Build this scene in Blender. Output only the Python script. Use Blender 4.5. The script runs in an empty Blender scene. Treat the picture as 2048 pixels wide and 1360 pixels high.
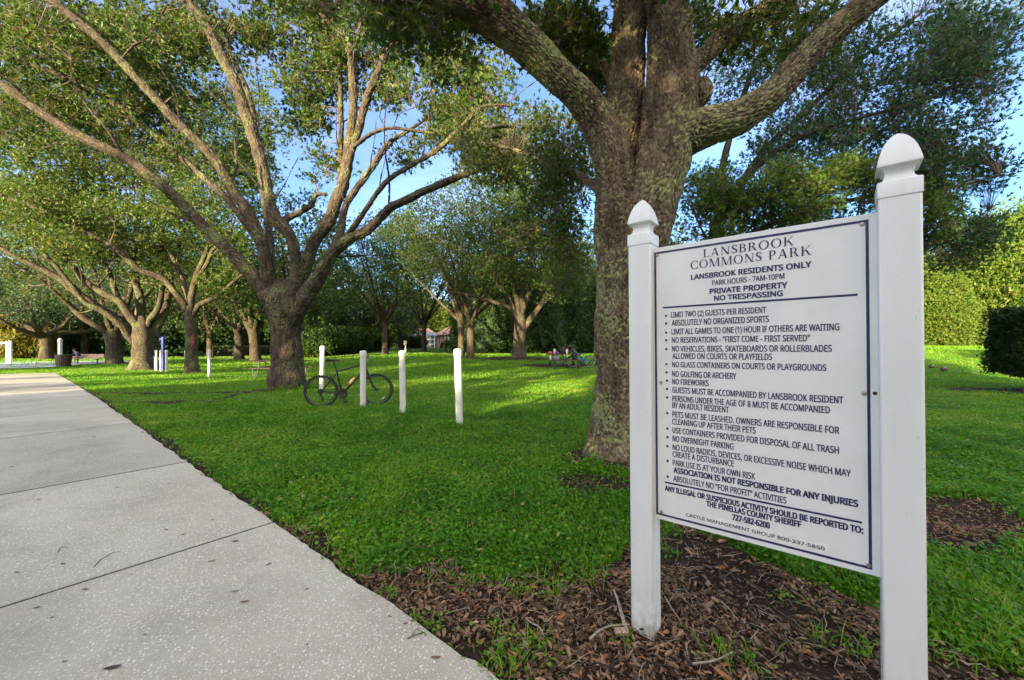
import bpy, math, os
import numpy as np
from mathutils import Vector, Matrix
R = math.radians
rng = np.random.default_rng(11)
sc = bpy.context.scene
C = sc.collection
F, EYE, CX, HY = 800.0, 1.36, 1024.0, 691.0     # the photograph: focal length in its pixels, eye height, centre, horizon

# ------------------------------------------------------------------ camera, sky, sun, exposure
cam = bpy.data.cameras.new('camera'); cam_o = bpy.data.objects.new('camera', cam); C.objects.link(cam_o)
cam_o.location = (0, 0, EYE); cam_o.rotation_euler = (R(90), 0, 0)
cam.sensor_width = 36; cam.lens = 36 * F / 2048; cam.shift_y = (HY - 680) / 2048; cam.clip_start = .05; cam.clip_end = 3000
sc.camera = cam_o
SUN_EL, SUN_AZ = 12.0, 27.0          # height above the horizon; light runs this many degrees right of straight ahead
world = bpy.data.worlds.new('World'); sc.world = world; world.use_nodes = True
nt = world.node_tree; nt.nodes.clear()
def wn(t): return nt.nodes.new(t)
w_out = wn('ShaderNodeOutputWorld'); w_bg = wn('ShaderNodeBackground'); sky = wn('ShaderNodeTexSky')
sky.sky_type = 'NISHITA'; sky.sun_disc = False; sky.sun_elevation = R(SUN_EL); sky.sun_rotation = R(180 + SUN_AZ)
sky.air_density = 1.0; sky.dust_density = .6; sky.ozone_density = 2.6
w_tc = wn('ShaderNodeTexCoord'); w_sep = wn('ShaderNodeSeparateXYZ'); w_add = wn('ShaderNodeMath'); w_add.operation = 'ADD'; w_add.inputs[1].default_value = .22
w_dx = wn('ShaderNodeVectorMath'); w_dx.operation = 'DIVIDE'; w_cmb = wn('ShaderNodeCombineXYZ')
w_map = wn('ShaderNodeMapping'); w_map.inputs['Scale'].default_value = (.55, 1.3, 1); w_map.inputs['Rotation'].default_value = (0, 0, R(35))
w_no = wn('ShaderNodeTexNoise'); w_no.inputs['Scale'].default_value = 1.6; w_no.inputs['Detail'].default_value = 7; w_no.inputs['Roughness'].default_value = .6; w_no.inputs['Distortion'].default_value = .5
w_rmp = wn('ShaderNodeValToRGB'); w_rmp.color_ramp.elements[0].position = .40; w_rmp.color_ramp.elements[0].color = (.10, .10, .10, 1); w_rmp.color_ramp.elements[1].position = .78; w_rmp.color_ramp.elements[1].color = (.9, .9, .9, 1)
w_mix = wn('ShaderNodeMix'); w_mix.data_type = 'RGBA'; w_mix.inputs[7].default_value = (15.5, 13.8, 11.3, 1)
L = nt.links.new
L(w_tc.outputs['Generated'], w_sep.inputs[0]); L(w_sep.outputs['Z'], w_add.inputs[0])
for i in range(3): L(w_add.outputs[0], w_cmb.inputs[i])
L(w_tc.outputs['Generated'], w_dx.inputs[0]); L(w_cmb.outputs[0], w_dx.inputs[1]); L(w_dx.outputs[0], w_map.inputs[0]); L(w_map.outputs[0], w_no.inputs['Vector'])
w_dir = wn('ShaderNodeMapRange'); w_dir.inputs['From Min'].default_value = -.7; w_dir.inputs['From Max'].default_value = .25; w_dir.inputs['To Min'].default_value = 1.5; w_dir.clamp = True; w_dir.inputs['To Max'].default_value = .085  # bright warm cloud bank added behind the camera, out of view, to lift the shade
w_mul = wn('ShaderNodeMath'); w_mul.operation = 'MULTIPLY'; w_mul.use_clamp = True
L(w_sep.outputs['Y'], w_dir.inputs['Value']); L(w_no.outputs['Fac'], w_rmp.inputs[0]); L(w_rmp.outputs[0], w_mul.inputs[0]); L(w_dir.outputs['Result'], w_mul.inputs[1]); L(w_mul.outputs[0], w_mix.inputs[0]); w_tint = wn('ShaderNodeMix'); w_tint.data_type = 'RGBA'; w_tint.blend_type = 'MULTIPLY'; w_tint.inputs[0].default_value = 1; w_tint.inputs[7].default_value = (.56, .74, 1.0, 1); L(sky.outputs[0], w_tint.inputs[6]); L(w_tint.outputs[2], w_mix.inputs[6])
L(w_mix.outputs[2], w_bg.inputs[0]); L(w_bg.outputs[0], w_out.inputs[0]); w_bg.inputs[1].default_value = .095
sun = bpy.data.lights.new('sun', 'SUN'); sun.energy = 5.0; sun.angle = R(.5); sun.color = (1, .81, .48)
sun_o = bpy.data.objects.new('sun', sun); C.objects.link(sun_o)
SD = Vector((math.sin(R(SUN_AZ)) * math.cos(R(SUN_EL)), math.cos(R(SUN_AZ)) * math.cos(R(SUN_EL)), -math.sin(R(SUN_EL))))
sun_o.rotation_euler = SD.to_track_quat('-Z', 'Y').to_euler(); sun_o.location = (-12, -20, 30)
sc.view_settings.view_transform = 'Standard'; sc.view_settings.look = 'None'; sc.view_settings.gamma = 1
sc.view_settings.exposure = 2.3
sc.cycles.max_bounces = 7; sc.cycles.diffuse_bounces = 4; sc.cycles.transmission_bounces = 4; sc.cycles.transparent_max_bounces = 4
sc.cycles.glossy_bounces = 2; sc.cycles.caustics_reflective = False; sc.cycles.caustics_refractive = False

# ------------------------------------------------------------------ numbers
def W(x, y, d): return np.array([(x - CX) / F * d, d, EYE + (HY - y) / F * d])     # a point of the photograph at a distance
def sm(a, b, x):
    t = np.clip((x - a) / (b - a), 0, 1); return t * t * (3 - 2 * t)
_L2 = np.random.default_rng(3).random((256, 256)); _L3 = np.random.default_rng(4).random((48, 48, 48))
def n2(x, y, wrap=None):
    x = np.asarray(x, float); y = np.asarray(y, float); xi = np.floor(x).astype(int); yi = np.floor(y).astype(int)
    fx = x - xi; fy = y - yi; fx = fx * fx * (3 - 2 * fx); fy = fy * fy * (3 - 2 * fy); m = wrap or 256
    a = _L2[(xi % m) % 256, yi % 256]; b = _L2[((xi + 1) % m) % 256, yi % 256]; c = _L2[(xi % m) % 256, (yi + 1) % 256]; d = _L2[((xi + 1) % m) % 256, (yi + 1) % 256]
    return (a * (1 - fx) + b * fx) * (1 - fy) + (c * (1 - fx) + d * fx) * fy
def n3(p):
    p = np.asarray(p, float); i = np.floor(p).astype(int); f = p - i; f = f * f * (3 - 2 * f); r = 0
    for dx in (0, 1):
        for dy in (0, 1):
            for dz in (0, 1):
                w = (f[..., 0] if dx else 1 - f[..., 0]) * (f[..., 1] if dy else 1 - f[..., 1]) * (f[..., 2] if dz else 1 - f[..., 2])
                r = r + w * _L3[(i[..., 0] + dx) % 48, (i[..., 1] + dy) % 48, (i[..., 2] + dz) % 48]
    return r
def fbm2(x, y, o=3): return sum(n2(x * 2 ** k + 17 * k, y * 2 ** k + 31 * k) / 2 ** k for k in range(o)) / (2 - 2 ** (1 - o))
def unit(v): return v / np.maximum(np.linalg.norm(v, axis=-1, keepdims=True), 1e-9)

# terrain: a shaded lawn that climbs gently away from the path
def path_e(x, y): return (x + 1.81) * .631 + (y - 3.03) * .776        # metres right of the path's edge
def path_t(x, y): return -(x + 1.81) * .776 + (y - 3.03) * .631        # metres along it
def base_h(x, y):
    x = np.asarray(x, float); y = np.asarray(y, float); g = x / np.maximum(y, 1.5)
    return (.45 * sm(15, 32, y) * sm(-.55, -.25, g) - .2 * sm(12, 26, y) * (1 - sm(-.62, -.4, g)) + .55 * sm(40, 95, y) * sm(-.5, -.2, g)
            + .95 * sm(14, 52, y) * sm(.5, .85, g) * (1 - .55 * sm(40, 95, y)) + .03 * sm(5, 7, y) * (1 - sm(10, 14, y)))
def T(x, y):
    x = np.asarray(x, float); y = np.asarray(y, float)
    e = path_e(x, y); near = sm(.05, .8, np.abs(e + 1.85) - 1.8)
    h = base_h(x, y) + near * (.05 * (fbm2(x * .7, y * .7) - .5) + .03 * (n2(x * 3.1, y * 3.1) - .5) * (1 - sm(9, 16, y)))
    for (mx, my, r, k) in MOUNDS: h = h + k * np.exp(-((x - mx) ** 2 + (y - my) ** 2) / r ** 2)
    return h
# unseen oaks added behind the viewer to cast shade: x, y, height scale, width scale
SHADE = [(-16.2, -15, 1.12, .80), (-22.3, -14.5, 1.36, .80), (-8.3, -15.5, 1.14, .80), (-3, -15, 1.12, 1.0), (2.5, -16, 1.2, 1.05), (-28.5, -12, .92, .95), (9, -16, 1.2, 1.0), (-35, -7, .72, .95), (-40, -2, .5, .9), (-12.3, -15.2, .88, .66), (17, -16, 1.25, 1.05)]
SHADE_TALL = [(-9.2, -19, .86, 1.15), (-23.3, -18, 1.0, .75), (-7, -21, 1.4, 1.25), (-16.5, -18, 1.02, .85), (-30, -16, 1.0, .9), (-2, -20, 1.05, .9), (-37, -14, .95, .8), (-56, -8, .95, 1.7), (13, -20, 1.05, 1.1), (22, -19, 1.08, 1.2), (-8.6, -16.5, .70, .75)]  # taller unseen casters, crowns raised so sun bands pass below them
MOUNDS = [(1.42, 4.95, .75, .07), (-6.75, 12.1, 1.1, .10), (.45, 29.6, 2.2, .10), (-9.6, 41, 2, .12), (-14, 53, 3, .15)]
def ground(x, y):                                                       # where a pixel's ray meets the lawn
    d = EYE * F / max(y - HY, 2)
    for _ in range(12): d = .5 * d + .5 * (EYE - float(T((x - CX) / F * d, d))) * F / max(y - HY, 2)
    return np.array([(x - CX) / F * d, d, float(T((x - CX) / F * d, d))])
MX = [-1.6, -1.0, -.6, -.2, .3, .67, 1.0, 1.35, 1.7, 2.1, 2.6, 3.4]; MY = [1.7, 2.15, 2.42, 2.36, 2.42, 2.5, 3.0, 3.05, 2.35, 1.45, .9, .6]
BARE = [(3.35, 3.15, .95, .5, .95), (.75, 3.9, .5, .35, .9), (1.0, 4.5, .6, .25, .5), (1.45, 4.9, .95, .75, .95), (.3, 5.5, .35, .15, .5), (-7.9, 9.3, 1.5, .35, .9), (-9.5, 11.2, 2.5, .35, .8), (-7.0, 9.9, 1.2, .2, .6),
        (-6.75, 12.1, 1.1, .8, .8), (-8.0, 11.2, 1.2, .25, .8), (-5.0, 11.1, .6, .4, .7), (.3, 28.4, 3.6, 1.9, 1), (2.9, 23.0, 3.2, 1.4, .95), (-3.1, 29.5, 1.6, 1.3, .8), (-12.3, 40.5, 2.5, 2, .8), (-11.5, 52, 4, 2.6, .8),
        (-23.2, 25.2, 1.5, .9, .7), (15, 11.8, 2.2, 1.3, .95), (-34, 35, 5, 1, .6)]
def bare(x, y):
    x = np.asarray(x, float); y = np.asarray(y, float); n = fbm2(x * 2.3 + 5, y * 2.3 + 9, 4)
    b = sm(-.12, .16, np.interp(x, MX, MY) - y + (n - .5) * .9) * sm(-2.2, -1.6, x)
    for (cx, cy, rx, ry, k) in BARE: b = np.maximum(b, k * sm(1.15, .55, np.sqrt(((x - cx) / rx) ** 2 + ((y - cy) / ry) ** 2) + (n - .5) * 1.1))
    b = np.maximum(b, .85 * sm(.26, .02, path_e(x, y) + (n - .5) * .34) * (path_e(x, y) > -.3) * sm(20, 10, y))
    return np.clip(b, 0, 1)

# ------------------------------------------------------------------ mesh building
def np_mesh(name, V, Q=None, Tr=None, uv=None, rnd=None, smooth=True):
    me = bpy.data.meshes.new(name); V = np.asarray(V, np.float32).reshape(-1, 3)
    idx, tot = [], []
    if Q is not None and len(Q): idx.append(np.asarray(Q).ravel()); tot.append(np.full(len(Q), 4))
    if Tr is not None and len(Tr): idx.append(np.asarray(Tr).ravel()); tot.append(np.full(len(Tr), 3))
    idx = np.concatenate(idx).astype(np.int32); tot = np.concatenate(tot).astype(np.int32)
    me.vertices.add(len(V)); me.vertices.foreach_set('co', V.ravel())
    me.loops.add(len(idx)); me.loops.foreach_set('vertex_index', idx)
    me.polygons.add(len(tot)); me.polygons.foreach_set('loop_start', np.concatenate([[0], np.cumsum(tot)[:-1]]).astype(np.int32))
    me.polygons.foreach_set('use_smooth', np.full(len(tot), smooth))
    if uv is not None:
        l = me.uv_layers.new(name='UVMap'); l.data.foreach_set('uv', np.asarray(uv, np.float32).ravel())
    if rnd is not None:
        a = me.attributes.new('rnd', 'FLOAT', 'FACE'); a.data.foreach_set('value', np.asarray(rnd, np.float32))
    me.update(calc_edges=True); return me
def tag(o, label=None, cat=None, group=None, kind=None):
    for k, v in (('label', label), ('category', cat), ('group', group), ('kind', kind)):
        if v: o[k] = v
    return o
def link(name, me, m, parent=None, loc=None):
    o = bpy.data.objects.new(name, me); C.objects.link(o)
    if m is not None:
        for x in (m if isinstance(m, (list, tuple)) else [m]): me.materials.append(x)
    if parent is not None: o.parent = parent
    if loc is not None: o.location = loc
    return o
def empty(name, loc, label, cat, group=None, rz=0):
    o = bpy.data.objects.new(name, None); C.objects.link(o); o.location = loc; o.rotation_euler = (0, 0, rz); o.empty_display_size = .2
    return tag(o, label, cat, group)
def dup(root, loc, rz=0, scale=None, label=None, group=None):
    r = root.copy(); C.objects.link(r); r.location = loc; r.rotation_euler = (0, 0, rz)
    if scale is not None: r.scale = (scale,) * 3 if not isinstance(scale, tuple) else scale
    if label: r['label'] = label
    if group: r['group'] = group
    for ch in list(root.children):
        c = ch.copy(); C.objects.link(c); c.parent = r
        for g in list(ch.children):
            d = g.copy(); C.objects.link(d); d.parent = c
    return r
class MB:
    def __init__(s): s.v = []; s.f = []
    def add(s, V, Fc):
        o = len(s.v); s.v += [tuple(map(float, p)) for p in V]; s.f += [tuple(int(i) + o for i in f) for f in Fc]; return s
    def box(s, c, d, M=None, taper=1.0):
        V = [Vector((x * d[0] / 2 * (taper if z > 0 else 1), y * d[1] / 2 * (taper if z > 0 else 1), z * d[2] / 2)) for x in (-1, 1) for y in (-1, 1) for z in (-1, 1)]
        if M is not None: V = [M @ p for p in V]
        return s.add([p + Vector(c) for p in V], [(0, 1, 3, 2), (4, 6, 7, 5), (0, 4, 5, 1), (2, 3, 7, 6), (0, 2, 6, 4), (1, 5, 7, 3)])
    def tube(s, P, r, n=8, caps=True, flat=1.0):
        P = [Vector(map(float, p)) for p in P]; r = r if isinstance(r, (list, tuple, np.ndarray)) else [r] * len(P); V = []; Fc = []; u = None
        for i, p in enumerate(P):
            t = (P[min(i + 1, len(P) - 1)] - P[max(i - 1, 0)]).normalized()
            if u is None: u = t.cross(Vector((0, 0, 1)) if abs(t.z) < .9 else Vector((1, 0, 0))).normalized()
            u = (u - t * u.dot(t)).normalized(); w = t.cross(u)
            for k in range(n):
                a = 2 * math.pi * k / n; V.append(p + (u * math.cos(a) + w * math.sin(a) * flat) * float(r[i]))
        for i in range(len(P) - 1):
            for k in range(n): Fc.append((i * n + k, i * n + (k + 1) % n, (i + 1) * n + (k + 1) % n, (i + 1) * n + k))
        if caps: Fc.append(tuple(reversed(range(n)))); Fc.append(tuple(range((len(P) - 1) * n, len(P) * n)))
        return s.add(V, Fc)
    def lathe(s, prof, n=20, c=(0, 0, 0), square=False):
        V = []; Fc = []; n = 4 if square else n
        for (r, z) in prof:
            for k in range(n):
                a = 2 * math.pi * (k + (.5 if square else 0)) / n; q = r * (math.sqrt(2) if square else 1)
                V.append((c[0] + q * math.cos(a), c[1] + q * math.sin(a), c[2] + z))
        for i in range(len(prof) - 1):
            for k in range(n): Fc.append((i * n + k, i * n + (k + 1) % n, (i + 1) * n + (k + 1) % n, (i + 1) * n + k))
        Fc.append(tuple(reversed(range(n)))); Fc.append(tuple(range((len(prof) - 1) * n, len(prof) * n)))
        return s.add(V, Fc)
    def torus(s, c, r, q, n=40, m=8, ax='y', squash=1.0):
        V = []; Fc = []
        for i in range(n):
            a = 2 * math.pi * i / n
            for k in range(m):
                b = 2 * math.pi * k / m; rr = r + q * math.cos(b); h = q * math.sin(b) * squash
                p = (rr * math.cos(a), h, rr * math.sin(a)) if ax == 'y' else (rr * math.cos(a), rr * math.sin(a), h)
                V.append((c[0] + p[0], c[1] + p[1], c[2] + p[2]))
        for i in range(n):
            for k in range(m): Fc.append((i * m + k, i * m + (k + 1) % m, ((i + 1) % n) * m + (k + 1) % m, ((i + 1) % n) * m + k))
        return s.add(V, Fc)
    def obj(s, name, m, parent=None, loc=None, bevel=0, ang=38):
        me = bpy.data.meshes.new(name); me.from_pydata(s.v, [], s.f); me.update()
        for p in me.polygons: p.use_smooth = True
        me.set_sharp_from_angle(angle=R(ang))
        o = link(name, me, m, parent, loc)
        if bevel:
            b = o.modifiers.new('bevel', 'BEVEL'); b.width = bevel; b.segments = 2; b.limit_method = 'ANGLE'; b.angle_limit = R(40)
        return o

# ------------------------------------------------------------------ materials
class NT:
    def __init__(s, name):
        s.m = bpy.data.materials.new(name); s.m.use_nodes = True; s.t = s.m.node_tree; s.t.nodes.clear()
        s.out = s.t.nodes.new('ShaderNodeOutputMaterial'); s.p = s.t.nodes.new('ShaderNodeBsdfPrincipled'); s.l(s.p.outputs[0], s.out.inputs[0])
    def n(s, t, **k):
        o = s.t.nodes.new('ShaderNode' + t)
        for a, b in k.items():
            if a in o.inputs.keys(): o.inputs[a].default_value = b
            else: setattr(o, a, b)
        return o
    def l(s, a, b): s.t.links.new(a, b)
    def ramp(s, src, stops, interp='LINEAR'):
        r = s.n('ValToRGB'); e = r.color_ramp.elements; r.color_ramp.interpolation = interp
        while len(e) < len(stops): e.new(.5)
        for x, (p, c) in zip(e, stops): x.position = p; x.color = (*c, 1) if isinstance(c, tuple) else (c, c, c, 1)
        s.l(src, r.inputs[0]); return r.outputs[0]
    def mix(s, f, a, b, mode='MIX'):
        m = s.n('Mix', data_type='RGBA', blend_type=mode)
        for i, x in ((0, f), (6, a), (7, b)):
            if isinstance(x, (int, float)): m.inputs[i].default_value = x
            elif isinstance(x, tuple): m.inputs[i].default_value = (*x, 1)
            else: s.l(x, m.inputs[i])
        return m.outputs[2]
    def noise(s, vec, scale, detail=4, rough=.55, dist=0):
        n = s.n('TexNoise', Scale=scale, Detail=detail, Roughness=rough, Distortion=dist)
        if vec is not None: s.l(vec, n.inputs['Vector'])
        return n.outputs['Fac']
    def vor(s, vec, scale, feature='F1', out='Distance', rand=1):
        n = s.n('TexVoronoi', feature=feature, Scale=scale, Randomness=rand); s.l(vec, n.inputs['Vector']); return n.outputs[out]
    def map(s, vec, scale=(1, 1, 1), rot=(0, 0, 0)):
        m = s.n('Mapping', Scale=scale, Rotation=rot); s.l(vec, m.inputs[0]); return m.outputs[0]
    def bump(s, h, dist=.01, strength=1, prev=None):
        b = s.n('Bump', Distance=dist, Strength=strength); s.l(h, b.inputs['Height'])
        if prev is not None: s.l(prev, b.inputs['Normal'])
        return b.outputs[0]
    def math(s, op, a, b=0.0, clamp=False):
        m = s.n('Math', operation=op, use_clamp=clamp)
        for i, x in ((0, a), (1, b)):
            if isinstance(x, (int, float)): m.inputs[i].default_value = x
            else: s.l(x, m.inputs[i])
        return m.outputs[0]
    def pos(s): return s.n('NewGeometry').outputs['Position']
    def obj(s): return s.n('TexCoord').outputs['Object']
    def uv(s): return s.n('TexCoord').outputs['UV']
    def attr(s, a): return s.n('Attribute', attribute_name=a).outputs['Fac']
    def set(s, col=None, rough=.6, spec=None, normal=None, metal=0):
        if col is not None:
            if isinstance(col, tuple): s.p.inputs['Base Color'].default_value = (*col, 1)
            else: s.l(col, s.p.inputs['Base Color'])
        if isinstance(rough, (int, float)): s.p.inputs['Roughness'].default_value = rough
        else: s.l(rough, s.p.inputs['Roughness'])
        if spec is not None: s.p.inputs['Specular IOR Level'].default_value = spec
        if normal is not None: s.l(normal, s.p.inputs['Normal'])
        s.p.inputs['Metallic'].default_value = metal; return s.m
def plain(name, col, rough=.5, metal=0, var=.12, scale=30, spec=None, bump=0):
    t = NT(name); n = t.noise(t.obj(), scale, 5); lo = tuple(c * (1 - var) for c in col); hi = tuple(min(1, c * (1 + var)) for c in col)
    return t.set(t.ramp(n, [(.3, lo), (.7, hi)]), rough, spec, t.bump(n, bump) if bump else None, metal)
def leafmat(name, stops, transl=.35, rough=.5, tint=None):
    t = NT(name); r = t.attr('rnd'); big = t.noise(t.pos(), .9, 2); f = t.math('ADD', r, t.math('MULTIPLY', t.math('SUBTRACT', big, .5), .5), True)
    c = t.ramp(f, stops); t.set(c, rough, .35)
    tr = t.n('BsdfTranslucent'); t.l(t.mix(1.0, c, tint or (1.25, 1.2, .55), 'MULTIPLY'), tr.inputs[0])
    m = t.n('MixShader'); m.inputs[0].default_value = transl; t.l(t.p.outputs[0], m.inputs[1]); t.l(tr.outputs[0], m.inputs[2]); t.l(m.outputs[0], t.out.inputs[0]); return t.m
def barkmat(name, dark, mid, light, lichen, amt, su=1.0, bumpd=.012):
    t = NT(name); uv = t.map(t.uv(), (su, su, 1)); p = t.pos()
    wob = t.n('TexNoise', Scale=5.0, Detail=3.0); t.l(uv, wob.inputs['Vector'])
    v2 = t.n('VectorMath', operation='MULTIPLY_ADD'); t.l(wob.outputs['Color'], v2.inputs[0]); v2.inputs[1].default_value = (.09, .09, 0); t.l(uv, v2.inputs[2])
    cells = t.vor(t.map(v2.outputs[0], (26, 9, 1)), 1.0, 'DISTANCE_TO_EDGE')
    fine = t.noise(t.map(v2.outputs[0], (60, 25, 1)), 1.0, 6, .7)
    plate = t.ramp(cells, [(0.0, 0.0), (.22, .8), (.6, 1.0)])
    col = t.ramp(t.noise(t.map(uv, (14, 6, 1)), 1, 6, .65), [(.28, dark), (.5, mid), (.74, light)])
    stv = t.noise(t.map(v2.outputs[0], (11, 1.6, 1)), 1.0, 5, .65); col = t.mix(t.ramp(stv, [(.40, .75), (.56, 0.0)]), col, dark)
    col = t.mix(t.math('MULTIPLY', t.noise(p, 2.2, 3), .5), col, (mid[0] * 1.15, mid[1] * .92, mid[2] * .75))
    col = t.mix(.85, col, t.mix(1.0, col, t.ramp(t.noise(t.map(p, (7, 7, 2.6)), 1.0, 5, .7), [(.34, .42), (.5, 1.0), (.66, 1.7)]), 'MULTIPLY'))
    patch = t.noise(p, 1.5, 4, .6); spots = t.noise(t.map(uv, (26, 17, 1)), 1, 5, .65)
    k = t.ramp(t.math('ADD', t.math('MULTIPLY', patch, .75), spots), [(1.02 - amt, 0.0), (1.10 - amt, 1.0)])
    wh = t.ramp(t.noise(t.map(uv, (40, 33, 1)), 1, 3), [(.70, 0.0), (.74, .7)])
    col = t.mix(k, col, t.ramp(t.noise(p, 9, 2), [(.35, lichen), (.7, (lichen[0] * 1.25, lichen[1] * 1.12, lichen[2] * 1.3))]))
    col = t.mix(wh, col, (.36, .37, .31))
    b = t.bump(plate, bumpd * 1.2, 1.0); b = t.bump(fine, bumpd * .5, .8, b); b = t.bump(k, .004, .6, b)
    return t.set(col, .85, .2, b)

M = {}
M['bark_near'] = barkmat('bark_near', (.05, .038, .028), (.135, .104, .076), (.25, .205, .155), (.22, .25, .10), .11, 1.0, .015)
M['bark'] = barkmat('bark', (.026, .02, .016), (.058, .046, .036), (.108, .091, .072), (.10, .12, .045), .10, .8, .012)
M['bark_far'] = barkmat('bark_far', (.026, .02, .015), (.056, .044, .033), (.105, .087, .066), (.085, .10, .04), .07, .6, .012)
M['bark_dark'] = barkmat('bark_dark', (.018, .014, .011), (.04, .032, .025), (.075, .062, .05), (.06, .07, .03), .06, .7, .012)
M['twig'] = plain('twig', (.10, .078, .055), .85)
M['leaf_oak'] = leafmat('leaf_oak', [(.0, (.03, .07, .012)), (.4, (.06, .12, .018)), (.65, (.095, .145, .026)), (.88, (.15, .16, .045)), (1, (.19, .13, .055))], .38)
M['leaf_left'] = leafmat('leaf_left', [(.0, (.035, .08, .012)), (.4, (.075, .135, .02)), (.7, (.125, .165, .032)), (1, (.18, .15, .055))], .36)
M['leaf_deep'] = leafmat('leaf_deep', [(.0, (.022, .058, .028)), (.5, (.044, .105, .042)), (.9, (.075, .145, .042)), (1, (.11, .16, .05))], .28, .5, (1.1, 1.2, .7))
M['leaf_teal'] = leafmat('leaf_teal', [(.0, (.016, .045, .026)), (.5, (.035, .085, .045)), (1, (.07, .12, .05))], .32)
M['leaf_mid'] = leafmat('leaf_mid', [(.0, (.025, .06, .012)), (.5, (.05, .105, .02)), (.85, (.085, .135, .03)), (1, (.14, .13, .04))], .38)
M['leaf_fresh'] = leafmat('leaf_fresh', [(.0, (.04, .09, .014)), (.5, (.085, .165, .022)), (.85, (.15, .22, .035)), (1, (.20, .19, .06))], .4)
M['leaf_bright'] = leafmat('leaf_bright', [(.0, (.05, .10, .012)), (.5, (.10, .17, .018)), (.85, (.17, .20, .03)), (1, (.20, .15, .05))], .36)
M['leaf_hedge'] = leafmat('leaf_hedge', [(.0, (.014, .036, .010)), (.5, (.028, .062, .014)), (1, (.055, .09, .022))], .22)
M['leaf_yellow'] = leafmat('leaf_yellow', [(.0, (.10, .12, .02)), (.5, (.20, .19, .03)), (1, (.26, .18, .05))], .4)
M['grass'] = leafmat('grass', [(.0, (.045, .15, .006)), (.35, (.095, .27, .010)), (.7, (.17, .34, .016)), (.93, (.28, .36, .04)), (1, (.34, .26, .10))], .42, .5, (1.25, 1.2, .4))
M['chip'] = leafmat('chip', [(.0, (.028, .017, .010)), (.28, (.075, .045, .026)), (.5, (.16, .096, .054)), (.7, (.28, .185, .115)), (.84, (.32, .12, .035)), (1, (.44, .35, .25))], .0, .7)
M['stick'] = plain('stick', (.30, .25, .19), .85, 0, .35, 60)
M['brown_leaf'] = plain('brown_leaf', (.17, .085, .045), .6, 0, .4, 60)
M['dark_leaf'] = plain('dark_leaf', (.05, .028, .018), .6, 0, .4, 60)
M['orange_leaf'] = plain('orange_leaf', (.34, .15, .045), .6, 0, .3, 60)
M['green_leaf'] = plain('green_leaf', (.14, .20, .045), .55, 0, .3, 60)
def ground_mat():
    t = NT('lawn_soil'); p = t.pos(); b = t.attr('bare')
    soil = t.ramp(t.noise(p, 18, 8, .7), [(.3, (.016, .011, .008)), (.55, (.04, .027, .019)), (.75, (.085, .062, .045))])
    g = t.ramp(t.noise(p, 14, 8, .75), [(.25, (.03, .075, .006)), (.5, (.065, .14, .010)), (.75, (.11, .18, .018))])
    g = t.mix(t.ramp(t.noise(p, .35, 4, .6), [(.42, 0.0), (.68, .55)]), g, (.085, .12, .014))
    k = t.ramp(t.math('ADD', b, t.math('MULTIPLY', t.math('SUBTRACT', t.noise(p, 9, 5), .5), .5)), [(.35, 0.0), (.6, 1.0)])
    return t.set(t.mix(k, g, soil), .95, .1, t.bump(t.noise(p, 45, 8, .7), .02))
M['ground'] = ground_mat()
def path_mat():
    t = NT('shell_concrete'); p = t.map(t.pos(), (1, 1, .2)); w = t.n('TexNoise', Scale=22.0, Detail=2.0); t.l(p, w.inputs['Vector'])
    v = t.n('VectorMath', operation='MULTIPLY_ADD'); t.l(w.outputs['Color'], v.inputs[0]); v.inputs[1].default_value = (.02, .02, 0); t.l(p, v.inputs[2])
    base = t.ramp(t.noise(p, 1.1, 7, .65), [(.28, (.29, .255, .188)), (.5, (.46, .415, .32)), (.72, (.58, .53, .42))])
    base = t.mix(.45, base, t.ramp(t.noise(p, 130, 4, .7), [(.3, (.22, .20, .165)), (.7, (.54, .51, .44))]))
    vo = t.n('TexVoronoi', Scale=92.0); t.l(t.map(v.outputs[0], (1, .7, 1), (0, 0, .6)), vo.inputs['Vector']); sp = t.n('SeparateColor'); t.l(vo.outputs['Color'], sp.inputs[0])
    pick = t.math('MULTIPLY', t.ramp(sp.outputs[0], [(.52, 0.0), (.58, 1.0)]), t.ramp(vo.outputs['Distance'], [(.30, 1.0), (.42, 0.0)]))
    vs = t.n('TexVoronoi', Scale=190.0); t.l(v.outputs[0], vs.inputs['Vector']); s2 = t.n('SeparateColor'); t.l(vs.outputs['Color'], s2.inputs[0])
    pick2 = t.math('MULTIPLY', t.ramp(s2.outputs[0], [(.70, 0.0), (.76, 1.0)]), t.ramp(vs.outputs['Distance'], [(.28, 1.0), (.42, 0.0)]))
    dk = t.math('MULTIPLY', t.ramp(s2.outputs[1], [(.86, 0.0), (.9, .8)]), t.ramp(vs.outputs['Distance'], [(.2, 1.0), (.34, 0.0)]))
    col = t.mix(dk, base, (.10, .085, .07)); col = t.mix(pick2, col, (.56, .535, .49)); col = t.mix(pick, col, t.ramp(sp.outputs[1], [(.2, (.56, .53, .46)), (.6, (.68, .65, .58)), (1, (.80, .78, .72))]))
    col = t.mix(t.ramp(t.noise(p, .55, 6, .62, .6), [(.48, 0.0), (.70, .58)]), col, (.20, .175, .145))
    col = t.mix(t.ramp(t.noise(t.map(p, (1, 1, 1), (0, 0, .2)), 3.2, 6, .7), [(.60, 0.0), (.75, .32)]), col, (.16, .14, .115))
    col = t.mix(1.0, col, t.ramp(t.attr('rnd'), [(.0, .84), (1.0, 1.08)]), 'MULTIPLY')
    h = t.math('ADD', t.noise(p, 160, 4, .7), t.math('MULTIPLY', pick, .35))
    return t.set(col, .8, .3, t.bump(h, .0035))
M['path'] = path_mat()
M['joint'] = plain('joint', (.035, .028, .022), .95, 0, .4, 60)
M['gravel'] = plain('gravel', (.42, .43, .47), .9, 0, .45, 40)
M['footpath'] = plain('footpath', (.46, .40, .30), .9, 0, .2, 6)
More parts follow.
